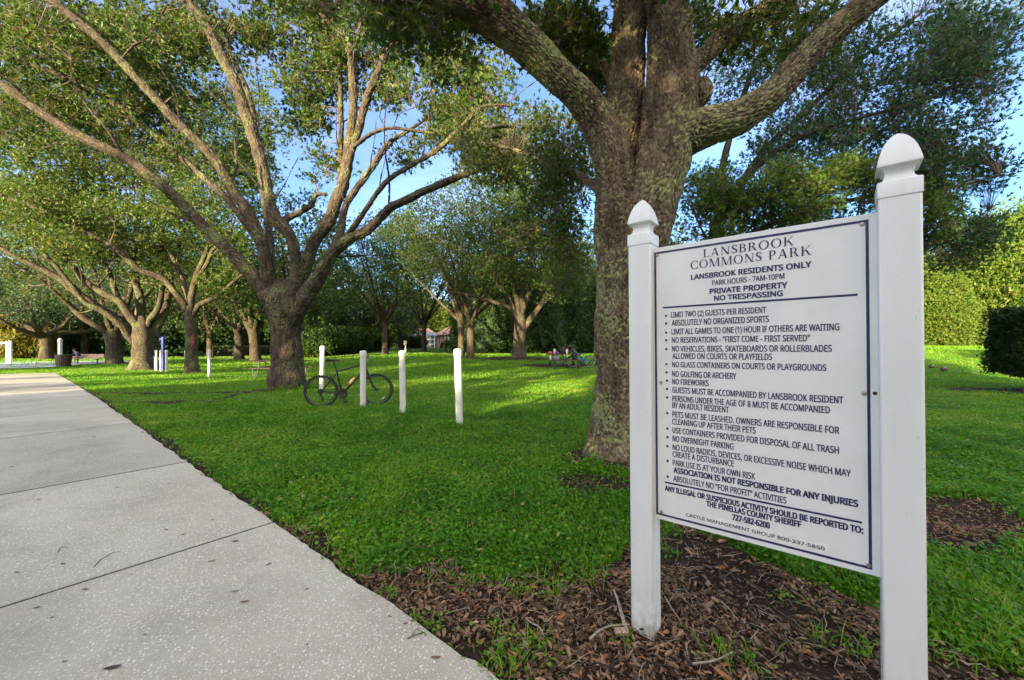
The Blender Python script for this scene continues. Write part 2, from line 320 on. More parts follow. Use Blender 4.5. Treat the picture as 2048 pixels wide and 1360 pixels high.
def vinyl_mat():
    t = NT('white_vinyl'); o = t.obj(); c = t.ramp(t.noise(t.map(o, (6, 6, 1.2)), 1, 6, .6), [(.3, (.66, .675, .665)), (.7, (.75, .76, .745))])
    scr = t.ramp(t.noise(t.map(o, (26, 26, 9), (.3, .5, .2)), 1, 6, .7), [(.68, 0.0), (.71, .55)])
    sc2 = t.ramp(t.noise(t.map(o, (90, 90, 60)), 1, 2), [(.74, 0.0), (.76, .7)])
    c = t.mix(scr, c, (.46, .45, .42)); c = t.mix(sc2, c, (.25, .23, .2))
    z = t.n('SeparateXYZ'); t.l(t.pos(), z.inputs[0]); low = t.ramp(z.outputs[2], [(.02, 1.0), (.30, 0.0)])
    c = t.mix(t.math('MULTIPLY', low, t.ramp(t.noise(t.map(o, (14, 14, 10)), 1, 6, .7), [(.42, 0.0), (.62, .75)])), c, (.30, .26, .20))
    c = t.mix(t.ramp(t.noise(t.map(o, (9, 9, .8)), 1, 5, .6), [(.58, 0.0), (.72, .3)]), c, (.50, .53, .44))
    return t.set(c, .42, .4, t.bump(t.noise(o, 90, 3), .0006, .5))
M['vinyl'] = vinyl_mat()
def panel_mat():
    t = NT('sign_panel'); o = t.obj(); c = t.ramp(t.noise(o, 5, 7, .65), [(.3, (.66, .675, .665)), (.7, (.74, .75, .74))])
    c = t.mix(t.ramp(t.noise(o, 55, 4, .6), [(.70, 0.0), (.76, .35)]), c, (.45, .45, .41))
    c = t.mix(t.ramp(t.noise(t.map(o, (9, 9, 4)), 1, 4), [(.66, 0.0), (.76, .25)]), c, (.55, .55, .50))
    return t.set(c, .45, .35, t.bump(t.noise(o, 60, 4), .0008, .5))
M['panel'] = panel_mat()
M['navy'] = plain('navy', (.018, .026, .085), .45, 0, .3, 40)
M['screw'] = plain('screw', (.42, .38, .32), .4, .8, .3, 300)
M['hole'] = plain('hole', (.02, .015, .012), .8)
def pvc_mat():
    t = NT('white_pvc'); o = t.obj(); c = t.ramp(t.noise(t.map(o, (5, 5, 1.5)), 1, 6), [(.3, (.54, .525, .49)), (.7, (.66, .645, .61))])
    z = t.n('SeparateXYZ'); t.l(o, z.inputs[0]); low = t.ramp(z.outputs[2], [(.1, 1.0), (.5, 0.0)])
    sc_ = t.ramp(t.noise(t.map(o, (26, 26, 30)), 1, 5, .7), [(.60, 0.0), (.66, .75)])
    return t.set(t.mix(t.math('MULTIPLY', low, sc_), c, (.20, .17, .14)), .45, .4, t.bump(t.noise(o, 40, 3), .001))
M['pvc'] = pvc_mat()
M['black_paint'] = plain('black_paint', (.012, .012, .014), .3)
M['rubber'] = plain('rubber', (.014, .014, .014), .75)
M['alloy'] = plain('alloy', (.55, .56, .57), .3, .9)
M['dark_metal'] = plain('dark_metal', (.04, .04, .042), .4, .6)
M['blue_paint'] = plain('blue_paint', (.01, .24, .55), .35)
M['deep_blue'] = plain('deep_blue', (.015, .035, .30), .4)
M['brown_wood'] = plain('brown_wood', (.085, .046, .032), .65, 0, .4, 9)
M['pink_wood'] = plain('pink_wood', (.42, .27, .21), .7, 0, .3, 9)
M['dark_slat'] = plain('dark_slat', (.05, .028, .022), .6, 0, .3, 9)
M['steel'] = plain('steel', (.30, .30, .29), .5, .6)
M['white_paint'] = plain('white_paint', (.74, .74, .71), .5)
M['orange_plastic'] = plain('orange_plastic', (.72, .13, .01), .35)
M['yellow_drink'] = plain('yellow_drink', (.62, .45, .02), .3)
M['label_white'] = plain('label_white', (.72, .66, .62), .5)
M['label_red'] = plain('label_red', (.60, .04, .02), .45)
M['skin'] = plain('skin', (.50, .30, .22), .6)
M['navy_cloth'] = plain('navy_cloth', (.018, .045, .12), .85)
M['tan_cloth'] = plain('tan_cloth', (.33, .26, .20), .85)
M['hair'] = plain('hair', (.10, .07, .05), .8)
M['black_cloth'] = plain('black_cloth', (.02, .02, .022), .85)
M['grey_cloth'] = plain('grey_cloth', (.16, .16, .18), .85)
M['purple_cloth'] = plain('purple_cloth', (.16, .04, .28), .8)
M['red_plastic'] = plain('red_plastic', (.50, .03, .03), .35)
M['football'] = plain('football', (.07, .028, .022), .55)
M['stucco'] = plain('stucco', (.46, .31, .25), .85)
M['pale_stucco'] = plain('pale_stucco', (.50, .46, .40), .85)
M['roof_tile'] = plain('roof_tile', (.30, .17, .125), .8, 0, .25, 3)
M['glass'] = plain('glass', (.10, .14, .18), .12)
M['screen'] = plain('screen', (.06, .08, .09), .5)
M['dark_green'] = plain('dark_green', (.01, .035, .02), .5)
M['red_paint'] = plain('red_paint', (.11, .012, .010), .8)

# ------------------------------------------------------------------ setting: lawn, path, gravel
def graded(parts):
    out = [parts[0][0]]
    for (a, b, s) in parts:
        n = max(1, int(round((b - a) / s))); out += list(np.linspace(a, b, n + 1)[1:])
    return np.array(out)
gx = graded([(-900, -160, 74), (-160, -60, 5), (-60, -16, .8), (-16, -7, .25), (-7, 5, .075), (5, 14, .25), (14, 60, .8), (60, 160, 5), (160, 900, 74)])
gy = graded([(-120, -20, 10), (-20, 0, 1), (0, 1, .2), (1, 8, .075), (8, 16, .16), (16, 40, .5), (40, 130, 3), (130, 1400, 127)])
GX, GY = np.meshgrid(gx, gy); GZ = T(GX, GY); ge = path_e(GX, GY); gt = path_t(GX, GY)
GZ = GZ - .06 * ((ge < -.02) & (ge > -3.7) & (gt < 31)) + .012 * bare(GX, GY) * (fbm2(GX * 9, GY * 9, 3) - .5) * 2
nx, ny = len(gx), len(gy); ii = (np.arange(ny - 1)[:, None] * nx + np.arange(nx - 1)[None, :]).ravel()
me = np_mesh('lawn', np.stack([GX, GY, GZ], -1), np.stack([ii, ii + 1, ii + nx + 1, ii + nx], -1))
a = me.attributes.new('bare', 'FLOAT', 'POINT'); a.data.foreach_set('value', bare(GX, GY).ravel().astype(np.float32))
tag(link('lawn', me, M['ground']), 'green park lawn with bare brown soil patches', 'lawn', kind='structure')

def pxy(t, e): return -1.81 - .776 * t + .631 * e, 3.03 + .631 * t + .776 * e
def strip(ts, es, top, thick, jit=0.0, seed=0):
    V = []; Q = []; nT, nE = len(ts), len(es)
    for lvl in (0, 1):
        for i, t in enumerate(ts):
            for j, e in enumerate(es):
                ee = e + (jit * (n2(t * 7 + seed, 3.3) - .5) + jit * .5 * (n2(t * 23 + seed, 8.3) - .5) if j == nE - 1 else 0)
                x, y = pxy(t, ee); V.append((x, y, float(base_h(x, y)) + top - (thick if lvl else 0)))
    q = lambda i, j, l: l * nT * nE + i * nE + j
    for i in range(nT - 1):
        for j in range(nE - 1): Q.append((q(i, j, 0), q(i, j + 1, 0), q(i + 1, j + 1, 0), q(i + 1, j, 0)))
    for i in range(nT - 1):
        for j in (0, nE - 1): Q.append((q(i, j, 0), q(i + 1, j, 0), q(i + 1, j, 1), q(i, j, 1)))
    for j in range(nE - 1):
        for i in (0, nT - 1): Q.append((q(i, j, 0), q(i, j + 1, 0), q(i, j + 1, 1), q(i, j, 1)))
    return V, Q
joints = [-9.0, -6.2, -3.1, 0, 2.5, 5.96, 8.5, 11.9, 14.4, 17.8, 20.4, 23.8, 26.4, 30.0]
mb = MB(); tone = []
for k in range(len(joints) - 1):
    t0, t1 = joints[k] + (.012 if joints[k] < 1 else .019), joints[k + 1] - (.012 if joints[k + 1] < 1 else .019); n = max(2, int((t1 - t0) / (.06 if t1 < 6.5 and t0 > -4 else .4)))
    mb.add(*strip(list(np.linspace(t0, t1, n + 1)), [-3.6, -2.4, -1.2, -.5, -.15, -.05, 0], .022, .11, .035)); tone += [float(_L2[k, 7])] * (len(mb.f) - len(tone))
jb = MB()
for t in joints[1:-1]: jb.add(*strip([t - (.012 if t < 1 else .019), t + (.012 if t < 1 else .019)], list(np.linspace(-3.58, -.004, 13)), .0185, .03))
nf_ = len(mb.f); mb.add(jb.v, jb.f); po = mb.obj('path', [M['path'], M['joint']], ang=50)
po.data.polygons.foreach_set('material_index', [0 if i < nf_ else 1 for i in range(len(po.data.polygons))])
at_ = po.data.attributes.new('rnd', 'FLOAT', 'FACE'); at_.data.foreach_set('value', np.array(tone + [.5] * (len(po.data.polygons) - len(tone)), np.float32))
tag(po, 'pale shell concrete path with dark joints', 'path', kind='structure')
mb = MB()
ng = 40
A_ = np.array([(-140, 40), (-60, 30.5), (-30.5, 27.3), (-26.2, 24.0), (-31.6, 31.5), (-31.9, 38.5), (-30, 42)], float)
near = [(-90, 742), (0, 738), (60, 737), (104, 735), (150, 731), (210, 727), (252, 725), (292, 723.5)]
far = [(-90, 725), (0, 724.6), (60, 724.2), (110, 723.6), (160, 723), (215, 722.4), (255, 722), (292, 721.6)]
Vg = []
for (nx_, ny_), (fx_, fy_) in zip(near, far):
    g0 = ground(nx_, ny_); g1 = ground(fx_, fy_)
    for k in range(7):
        q = g0 + (g1 - g0) * k / 6; Vg.append((q[0], q[1], float(T(q[0], q[1])) + .045))
mb.add(Vg, [(i * 7 + k, (i + 1) * 7 + k, (i + 1) * 7 + k + 1, i * 7 + k + 1) for i in range(len(near) - 1) for k in range(6)])
tag(mb.obj('gravel_court', M['gravel']), 'pale grey gravel strip at the end of the path', 'gravel', kind='structure')
def ribbon(name, pts, w, m, lab, cat, up=.03):
    mb = MB(); V = []
    P = np.array(pts, float); s = np.linspace(0, len(P) - 1, 60); P = np.stack([np.interp(s, range(len(P)), P[:, k]) for k in (0, 1)], -1)
    for i, p in enumerate(P):
        d = unit(P[min(i + 1, len(P) - 1)] - P[max(i - 1, 0)]); nrm = np.array([-d[1], d[0]])
        for sg in (-1, 0, 1):
            q = p + nrm * w / 2 * sg; V.append((q[0], q[1], float(T(*q)) + up))
    mb.add(V, [(i * 3 + k, i * 3 + k + 1, (i + 1) * 3 + k + 1, (i + 1) * 3 + k) for i in range(59) for k in (0, 1)])
    return tag(mb.obj(name, m), lab, cat, kind='structure')
ribbon('footpath', [(-60, 50), (-34, 50), (-25, 47.5), (-16, 47.5), (-8, 49.5), (-3, 52)], 1.3, M['footpath'], 'narrow sandy footpath crossing the far lawn', 'footpath')
ribbon('dirt_strip', [(-22, 74), (-10, 73), (2, 73)], 2.2, M['brown_wood'], 'brown bare strip across the lawn before the house', 'soil')

# ------------------------------------------------------------------ foliage and limbs
def rosettes(Cn, rad, k, m, ln, wd, r, up=.45, out=1.0, spread=.9, tri=False, ctr=None):
    """leaf tufts: k tufts round every clump centre, m leaves to a tuft"""
    N = len(Cn); rad = np.broadcast_to(np.asarray(rad, float), (N,))
    off = np.clip(r.normal(size=(N, k, 3)) * .46, -1.2, 1.2) * rad[:, None, None]; off[..., 2] *= .75
    Tf = (Cn[:, None, :] + off).reshape(-1, 3)
    D = unit(unit(off.reshape(-1, 3)) * out + r.normal(size=Tf.shape) * .45 + np.array([0, 0, up]))
    d = unit(D[:, None, :] + r.normal(size=(len(Tf), m, 3)) * spread * .62).reshape(-1, 3)
    nrm = r.normal(size=d.shape) * .62 + np.array([0, 0, .75]); side = unit(np.cross(d, nrm))
    s = (ln * r.uniform(.65, 1.25, len(d)))[:, None]; w = s * (wd / ln) * r.uniform(.75, 1.2, (len(d), 1)); b = np.repeat(Tf, m, 0)
    mid = b + d * s * .48 + np.cross(side, d) * s * .06
    if tri: V = np.stack([b - side * w * .5, b + side * w * .5, b + d * s], 1)
    else: V = np.stack([b, mid + side * w * .5, b + d * s, mid - side * w * .5], 1)
    cl = np.repeat(np.repeat(r.normal(size=N) * .16, k) + r.normal(size=N * k) * .08, m)
    return V, np.clip(.46 + cl + r.normal(size=len(d)) * .14, 0, 1), Tf
def leaf_mesh(name, V, rnd):
    n = V.shape[1]; ix = np.arange(len(V) * n).reshape(-1, n)
    return np_mesh(name, V.reshape(-1, 3), ix if n == 4 else None, ix if n == 3 else None, None, rnd, smooth=False)
def crom(P, step):
    P = np.asarray(P, float); out = []
    if len(P) < 3: n = max(2, int(np.linalg.norm(P[-1, :3] - P[0, :3]) / step)); return np.stack([P[0] + (P[-1] - P[0]) * i / n for i in range(n + 1)])
    Q = np.vstack([2 * P[0] - P[1], P, 2 * P[-1] - P[-2]])
    for i in range(1, len(Q) - 2):
        n = max(1, int(np.linalg.norm(Q[i + 1, :3] - Q[i, :3]) / step))
        for j in range(n):
            t = j / n; out.append(.5 * (2 * Q[i] + (Q[i + 1] - Q[i - 1]) * t + (2 * Q[i - 1] - 5 * Q[i] + 4 * Q[i + 1] - Q[i + 2]) * t * t + (3 * Q[i] - Q[i - 1] - 3 * Q[i + 1] + Q[i + 2]) * t ** 3))
    return np.array(out + [P[-1]])
def limb_tube(P4, nseg=14, step=.18, wob=.10, crack=0.0, flare=None, seed=0, cell=.036):
    """P4 rows: x y z radius. Returns verts, quads, loop uvs, and the smoothed centre line."""
    S = crom(P4, step); P, r = S[:, :3], np.maximum(S[:, 3], .004); n = len(P)
    tn = unit(np.gradient(P, axis=0)); u = np.zeros_like(P); ref = np.array([.2, 1, .05]); u[0] = unit(ref - tn[0] * (ref @ tn[0]))
    for i in range(1, n): u[i] = unit(u[i - 1] - tn[i] * (u[i - 1] @ tn[i]))
    w = np.cross(tn, u); ln = np.concatenate([[0], np.cumsum(np.linalg.norm(np.diff(P, axis=0), axis=1))])
    th = np.linspace(0, 2 * np.pi, nseg, endpoint=False); cs, sn = np.cos(th), np.sin(th)
    dirs = u[:, None, :] * cs[None, :, None] + w[:, None, :] * sn[None, :, None]
    V0 = P[:, None, :] + dirs * r[:, None, None]
    rr = r[:, None] * (1 + wob * (n3(V0 * (1.3 / max(.12, r.mean())) ** .8 + seed) - .5) * 2 + wob * .6 * (n3(V0 * 6 + seed) - .5))
    if flare is not None:
        hgt = (P[:, 2] - P[0, 2])[:, None]; lob = .5 + .5 * np.cos(th * flare[2] + seed) ; lob = lob[None, :] + .5 * n2(th * 2 + seed, th * 0)[None, :]
        rr = rr + flare[0] * np.exp(-hgt / flare[1]) * (.35 + .75 * lob)
    if crack > 0:
        cw = cell; per = max(6, int(round(2 * np.pi * r.mean() / cw))); uu = th / (2 * np.pi) * per; vv = ln / (cw * 2.3)
        uw = uu[None, :] + .8 * (n2(uu[None, :] * .5 + 40, vv[:, None] * .8) - .5); vw = vv[:, None] + .9 * (n2(uu[None, :] * .6 + 7, vv[:, None] * .9 + 3) - .5)
        ui, vi = np.floor(uw).astype(int), np.floor(vw).astype(int); f1 = np.full(uw.shape, 9.); f2 = f1.copy(); hh = np.zeros(uw.shape)
        for dx in (-1, 0, 1):
            for dy in (-1, 0, 1):
                ax, ay = (ui + dx) % per, vi + dy; q1 = _L2[(ax + seed * 7) % 256, ay % 256]; q2 = _L2[(ax + 91 + seed * 7) % 256, (ay + 33) % 256]
                dd = np.hypot(ui + dx + .1 + .8 * q1 - uw, (vi + dy + .1 + .8 * q2 - vw) * .9); m_ = dd < f1
                f2 = np.where(m_, f1, np.minimum(f2, dd)); hh = np.where(m_, q1, hh); f1 = np.where(m_, dd, f1)
        plate = sm(.02, .34, f2 - f1) * (.7 + .5 * hh)
        big = np.abs(2 * n2(uw * .33 + 60, vw * .16) - 1); big = 1 - sm(.0, .30, big)
        rr = rr + crack * (plate - .9 - .7 * big) + crack * .35 * (n2(uw * 4, vw * 8) - .5)
    V = P[:, None, :] + dirs * rr[:, :, None]
    i = np.arange(n - 1)[:, None]; k = np.arange(nseg)[None, :]; k1 = (k + 1) % nseg
    Q = np.stack([i * nseg + k, i * nseg + k1, (i + 1) * nseg + k1, (i + 1) * nseg + k], -1).reshape(-1, 4)
    circ = 2 * np.pi * float(np.mean(r)); a0 = (k / nseg * circ + 0 * i); a1 = ((k + 1) / nseg * circ + 0 * i); v0 = (ln[:-1, None] + 0 * k); v1 = (ln[1:, None] + 0 * k)
    uv = np.stack([np.stack([a0, v0], -1), np.stack([a1, v0], -1), np.stack([a1, v1], -1), np.stack([a0, v1], -1)], 2).reshape(-1, 2) + seed * .37
    return V.reshape(-1, 3), Q, uv, S
class Bark:
    def __init__(s): s.V, s.Q, s.U, s.n = [], [], [], 0
    def add(s, V, Q, U): s.V.append(V); s.Q.append(Q + s.n); s.U.append(U); s.n += len(V)
    def mesh(s, name, org): return np_mesh(name, np.vstack(s.V) - org, np.vstack(s.Q), None, np.vstack(s.U))
def twig_batch(A, B, r0, r1, r, sag=.12):
    """thin three-sided twigs A -> B in one array"""
    n = len(A); d = B - A; ln = np.linalg.norm(d, axis=1, keepdims=True); j = r.normal(size=(2, n, 3)) * ln * .09
    P = np.stack([A, A + d * .35 + np.array([0, 0, 1]) * ln * sag + j[0], A + d * .7 + np.array([0, 0, 1]) * ln * sag * .7 + j[1], B], 1)
    t = unit(np.gradient(P, axis=1)); ref = np.where(np.abs(t[..., 2:3]) > .9, np.array([1., 0, 0]), np.array([0, 0, 1.])); u = unit(np.cross(t, ref)); w = np.cross(t, u)
    rad = np.stack([r0, r0 * .65 + r1 * .35, r0 * .3 + r1 * .7, r1], 1)[..., None]
    V = np.stack([P + (u * math.cos(a) + w * math.sin(a)) * rad for a in (0, 2.094, 4.189)], 2).reshape(-1, 3)
    o = (np.arange(n) * 12)[:, None, None]; i = np.arange(3)[None, :, None]; k = np.arange(3)[None, None, :]; k1 = (k + 1) % 3
    Q = np.stack([o + i * 3 + k, o + i * 3 + k1, o + (i + 1) * 3 + k1, o + (i + 1) * 3 + k], -1).reshape(-1, 4)
    return V, Q, P
def nearest(Pts, A):
    out = np.zeros(len(Pts), int)
    for s in range(0, len(Pts), 400): out[s:s + 400] = ((Pts[s:s + 400, None, :] - A[None]) ** 2).sum(-1).argmin(1)
    return out
def blob(r, c, rad, n, thr=.0, sc=1.1, seed=0, shell=.45):
    d = unit(r.normal(size=(n * 3, 3))); p = c + d * (r.random((n * 3, 1)) ** shell) * rad
    if thr: p = p[n3(p * sc + seed + 20) > thr]
    return p[:n]
def pblob(r, x, y, d, rx, ry, rd, n, thr=.42, sc=1.0, seed=0):
    u = unit(r.normal(size=(n * 3, 3))) * (r.random((n * 3, 1)) ** .42); dd = d + u[:, 2] * rd
    p = np.stack([(x + u[:, 0] * rx - CX) / F * dd, dd, EYE + (HY - y - u[:, 1] * ry) / F * dd], -1)
    p = p[n3(p * sc + seed + 20) > thr]
    return p[:n]
def px_limb(pts, grow=1.0):
    return np.array([[*W(x, y, d), w * d / F / 2 * grow] for (x, y, d, w) in pts])
def build_tree(name, lab, cat, org, limbs, clumps, leaf, bark, seed, k=7, m=6, ln=.075, wd=.027, rad=.36, nsub=40, subr=.03, twr=.009, crack=0, flare=None,
               nseg=14, step=.18, group=None, tri=False, up=.45, limb_parts=False, cell=.036, tuft_twigs=False, spread=.9, wob=.10):
    r = np.random.default_rng(seed); org = np.asarray(org, float)
    root = empty(name, org, lab, cat, group); anchors = []; bk = Bark(); sbk = Bark()
    for i, P4 in enumerate(limbs):
        if i: P4 = P4.copy(); P4[0, 3] *= .5
        V, Q, U, S = limb_tube(P4, nseg if i == 0 or not crack else max(12, int(nseg * min(1, P4[:, 3].mean() / limbs[0][:, 3].mean() + .12))), step, wob, crack, flare if i == 0 else None, seed * 3 + i, cell)
        anchors.append(S[(len(S) // 4 if i else len(S) // 2):, :])
        if i:
            b2 = Bark(); b2.add(V, Q, U); link('limb', b2.mesh('limb', org), bark, root)
        else: bk.add(V, Q, U)
    A = np.vstack(anchors)
    if len(clumps):
        Cn = np.vstack(clumps) if isinstance(clumps, list) else clumps
        nsub = min(nsub, len(Cn))
        if nsub:
            sub = Cn[r.choice(len(Cn), nsub, replace=False)]; sub = sub[np.argsort(((sub[:, None, :] - A[None, ::4, :3]) ** 2).sum(-1).min(1))]; extra = []
            for s_i, p in enumerate(sub):
                AA = np.vstack([A] + extra) if extra else A
                dist = np.linalg.norm(AA[:, :3] - p, axis=1) * np.where(AA[:, 2] > p[2] + .5, 1.7, 1.0); q = AA[dist.argmin()]; d = p - q[:3]; l = np.linalg.norm(d)
                r0 = min(q[3] * .7, subr * (.6 + .35 * l)); ctl = [q[:3], q[:3] + d * .33 + r.normal(size=3) * l * .10 + [0, 0, l * .10], q[:3] + d * .68 + r.normal(size=3) * l * .09 + [0, 0, l * .08], p]
                P4 = np.array([[*c, r0 * (1 - .78 * f)] for c, f in zip(ctl, (0, .33, .68, 1))])
                V, Q, U, S = limb_tube(P4, 6, max(.2, step), .12, 0, None, seed + s_i); sbk.add(V, Q, U); extra.append(S[1:])
            A = np.vstack([A] + extra)
        ix = nearest(Cn, A[:, :3]); q = A[ix]
        r0 = np.minimum(q[:, 3] * .8, twr * (1 + .5 * np.linalg.norm(Cn - q[:, :3], axis=1)))
        Vt, Qt, Pt = twig_batch(q[:, :3], Cn, np.maximum(r0, .003), np.full(len(Cn), twr * .35), r)
        V, rn, tf = rosettes(Cn, rad, k, m, ln, wd, r, up=up, tri=tri, spread=spread)
        if tuft_twigs:
            s_ = np.repeat(Pt[:, 2:4].mean(1), k, 0); V2, Q2, _ = twig_batch(s_, tf, np.full(len(tf), twr * .42), np.full(len(tf), twr * .2), r, .05)
            Qt = np.vstack([Qt, Q2 + len(Vt)]); Vt = np.vstack([Vt, V2])
        if sbk.n: Qt = np.vstack([Qt, np.vstack(sbk.Q) + len(Vt)]); Vt = np.vstack([Vt] + sbk.V)
        link('twigs', np_mesh('twigs', Vt - org, Qt), M['twig'], root)['kind'] = 'stuff'
        link('crown', leaf_mesh('crown', V - org, rn), leaf, root)
    link('trunk', bk.mesh('trunk', org), bark, root)
    return root
def proc_limbs(r, hgt, th, tr, spread, nl, lean=0, vase=.55):
    """a trunk with a fan of limbs, at the origin"""
    out = [np.array([[0, 0, -.2, tr * 1.05], [0, 0, .25, tr], [lean * .3, 0, th * .55, tr * .88], [lean, 0, th, tr * .92], [lean * 1.2, 0, th * 1.25, tr * .5]])]
    for i in range(nl):
        a = 2 * np.pi * (i + r.uniform(-.3, .3)) / nl; inc = r.uniform(.35, 1.0) * spread; top = hgt * r.uniform(.72, .95) - (inc / spread) * hgt * .22
        d = np.array([math.cos(a), math.sin(a)]); rr = tr * r.uniform(.38, .6); z0 = th * r.uniform(.86, 1.04)
        pts = [(0, z0 - .25), (inc * .10, z0 + .35), (inc * (.35 + .1 * vase), z0 + (top - z0) * .36), (inc * .7, z0 + (top - z0) * .7), (inc, top)]
        out.append(np.array([[lean + d[0] * f + r.normal() * .12 * (j > 1), d[1] * f + r.normal() * .12 * (j > 1), z + r.normal() * .15 * (j > 1), rr * (1.15, 1, .72, .45, .16)[j]] for j, (f, z) in enumerate(pts)]))
    return out
def proc_tree(name, lab, cat, loc, seed, hgt, th, tr, spread, nl, leaf, bark, nclump=420, k=8, m=6, ln=.15, wd=.06, rad=.6, zlow=.34, group=None, flat=1.0, thr=.40, nsub=26, lean=0, tri=False):
    r = np.random.default_rng(seed); limbs = proc_limbs(r, hgt, th, tr, spread, nl, lean)
    zc = hgt * (zlow + (1 - zlow) / 2); c = blob(r, np.array([lean * 1.3, 0, zc]), np.array([spread * 1.08, spread * 1.08, hgt * (1 - zlow) / 2 * flat]), nclump, thr, .55, seed, .40)
    root = build_tree(name, lab, cat, (0, 0, 0), limbs, c, leaf, bark, seed, k, m, ln, wd, rad, nsub, tr * .16, .014, 0, (tr * .3, .32, 5), 12, .4, group, tri)
    root.location = loc; return root
def shrub_mesh(seed, rx, ry, rz, n, ln, wd, k=6, m=5, rad=.35, core=.86, box=False, lump=.25):
    """a dense leafy mass: a bumpy inner body under leaf tufts, base at z = 0"""
    r = np.random.default_rng(seed); d = unit(r.normal(size=(n, 3)))
    if box: d = d / np.maximum(np.abs(d) ** 20 @ np.ones(3), 1e-9)[:, None] ** (1 / 20)
    ctr = np.array([0, 0, rz]); sc_ = np.array([rx, ry, rz])
    q = 1 + lump * (n3(d * 2.2 + seed) - .5) * 2 + lump * .5 * (n3(d * 6 + seed) - .5) * 2
    P = ctr + d * sc_ * q[:, None] * r.uniform(.86, 1.0, (n, 1)); P = P[P[:, 2] > .02]
    V, rn, _ = rosettes(P, rad, k, m, ln, wd, r, up=.35)
    nu, nv = 48, 26; th = np.linspace(0, 2 * np.pi, nu, endpoint=False); ph = np.linspace(.02, np.pi - .02, nv)
    D = np.stack([np.sin(ph)[:, None] * np.cos(th), np.sin(ph)[:, None] * np.sin(th), np.cos(ph)[:, None] + 0 * th], -1)
    if box: D = D / np.maximum((np.abs(D) ** 20).sum(-1), 1e-9)[..., None] ** (1 / 20)
    qq = 1 + lump * (n3(D * 2.2 + seed) - .5) * 2 + lump * .5 * (n3(D * 6 + seed) - .5) * 2
    Cv = (ctr + D * sc_ * core * qq[..., None] * (1 + .16 * (n3(D * 14 + seed) - .5))[..., None]).reshape(-1, 3); Cv[:, 2] = np.maximum(Cv[:, 2], -.05)
    i = np.arange(nv - 1)[:, None]; kk = np.arange(nu)[None, :]
    Q = np.stack([i * nu + kk, (i + 1) * nu + kk, (i + 1) * nu + (kk + 1) % nu, i * nu + (kk + 1) % nu], -1).reshape(-1, 4)
    nV = len(V) * 4
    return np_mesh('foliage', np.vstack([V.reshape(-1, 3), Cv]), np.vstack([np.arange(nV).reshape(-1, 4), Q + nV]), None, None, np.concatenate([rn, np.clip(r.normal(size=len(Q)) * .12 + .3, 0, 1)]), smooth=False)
def shrub(name, lab, cat, loc, me, m, rz=0, sc_=1.0, group=None):
    o = link(name, me, m if not me.materials else None, None, loc); o.rotation_euler = (0, 0, rz); o.scale = (sc_,) * 3 if not isinstance(sc_, tuple) else sc_
    return tag(o, lab, cat, group)

def side_limbs(limbs, r, per, lo, hi, up=.5, frac=.34):
    out = []
    for P4 in limbs[1:]:
        S = crom(P4, .25); n = len(S)
        if n < 10: continue
        for f in np.linspace(.32, .93, per):
            i = min(n - 2, int(n * (f + r.uniform(-.06, .06)))); t = unit(S[i + 1, :3] - S[i - 1, :3]); v = r.normal(size=3); v -= t * (v @ t); dr = unit(t * .75 + unit(v) * .85 + np.array([0, 0, up]))
            l = r.uniform(lo, hi) * (1.15 - .5 * f); rad = max(.012, S[i, 3] * frac * r.uniform(.7, 1.2)); p = S[i, :3]; pts = [[*p, rad * 1.2]]
            for k in range(1, 5):
                dr = unit(dr + r.normal(size=3) * .22 + np.array([0, 0, .05])); p = p + dr * l / 4; pts.append([*p, rad * (1 - .22 * k)])
            out.append(np.array(pts))
    return out

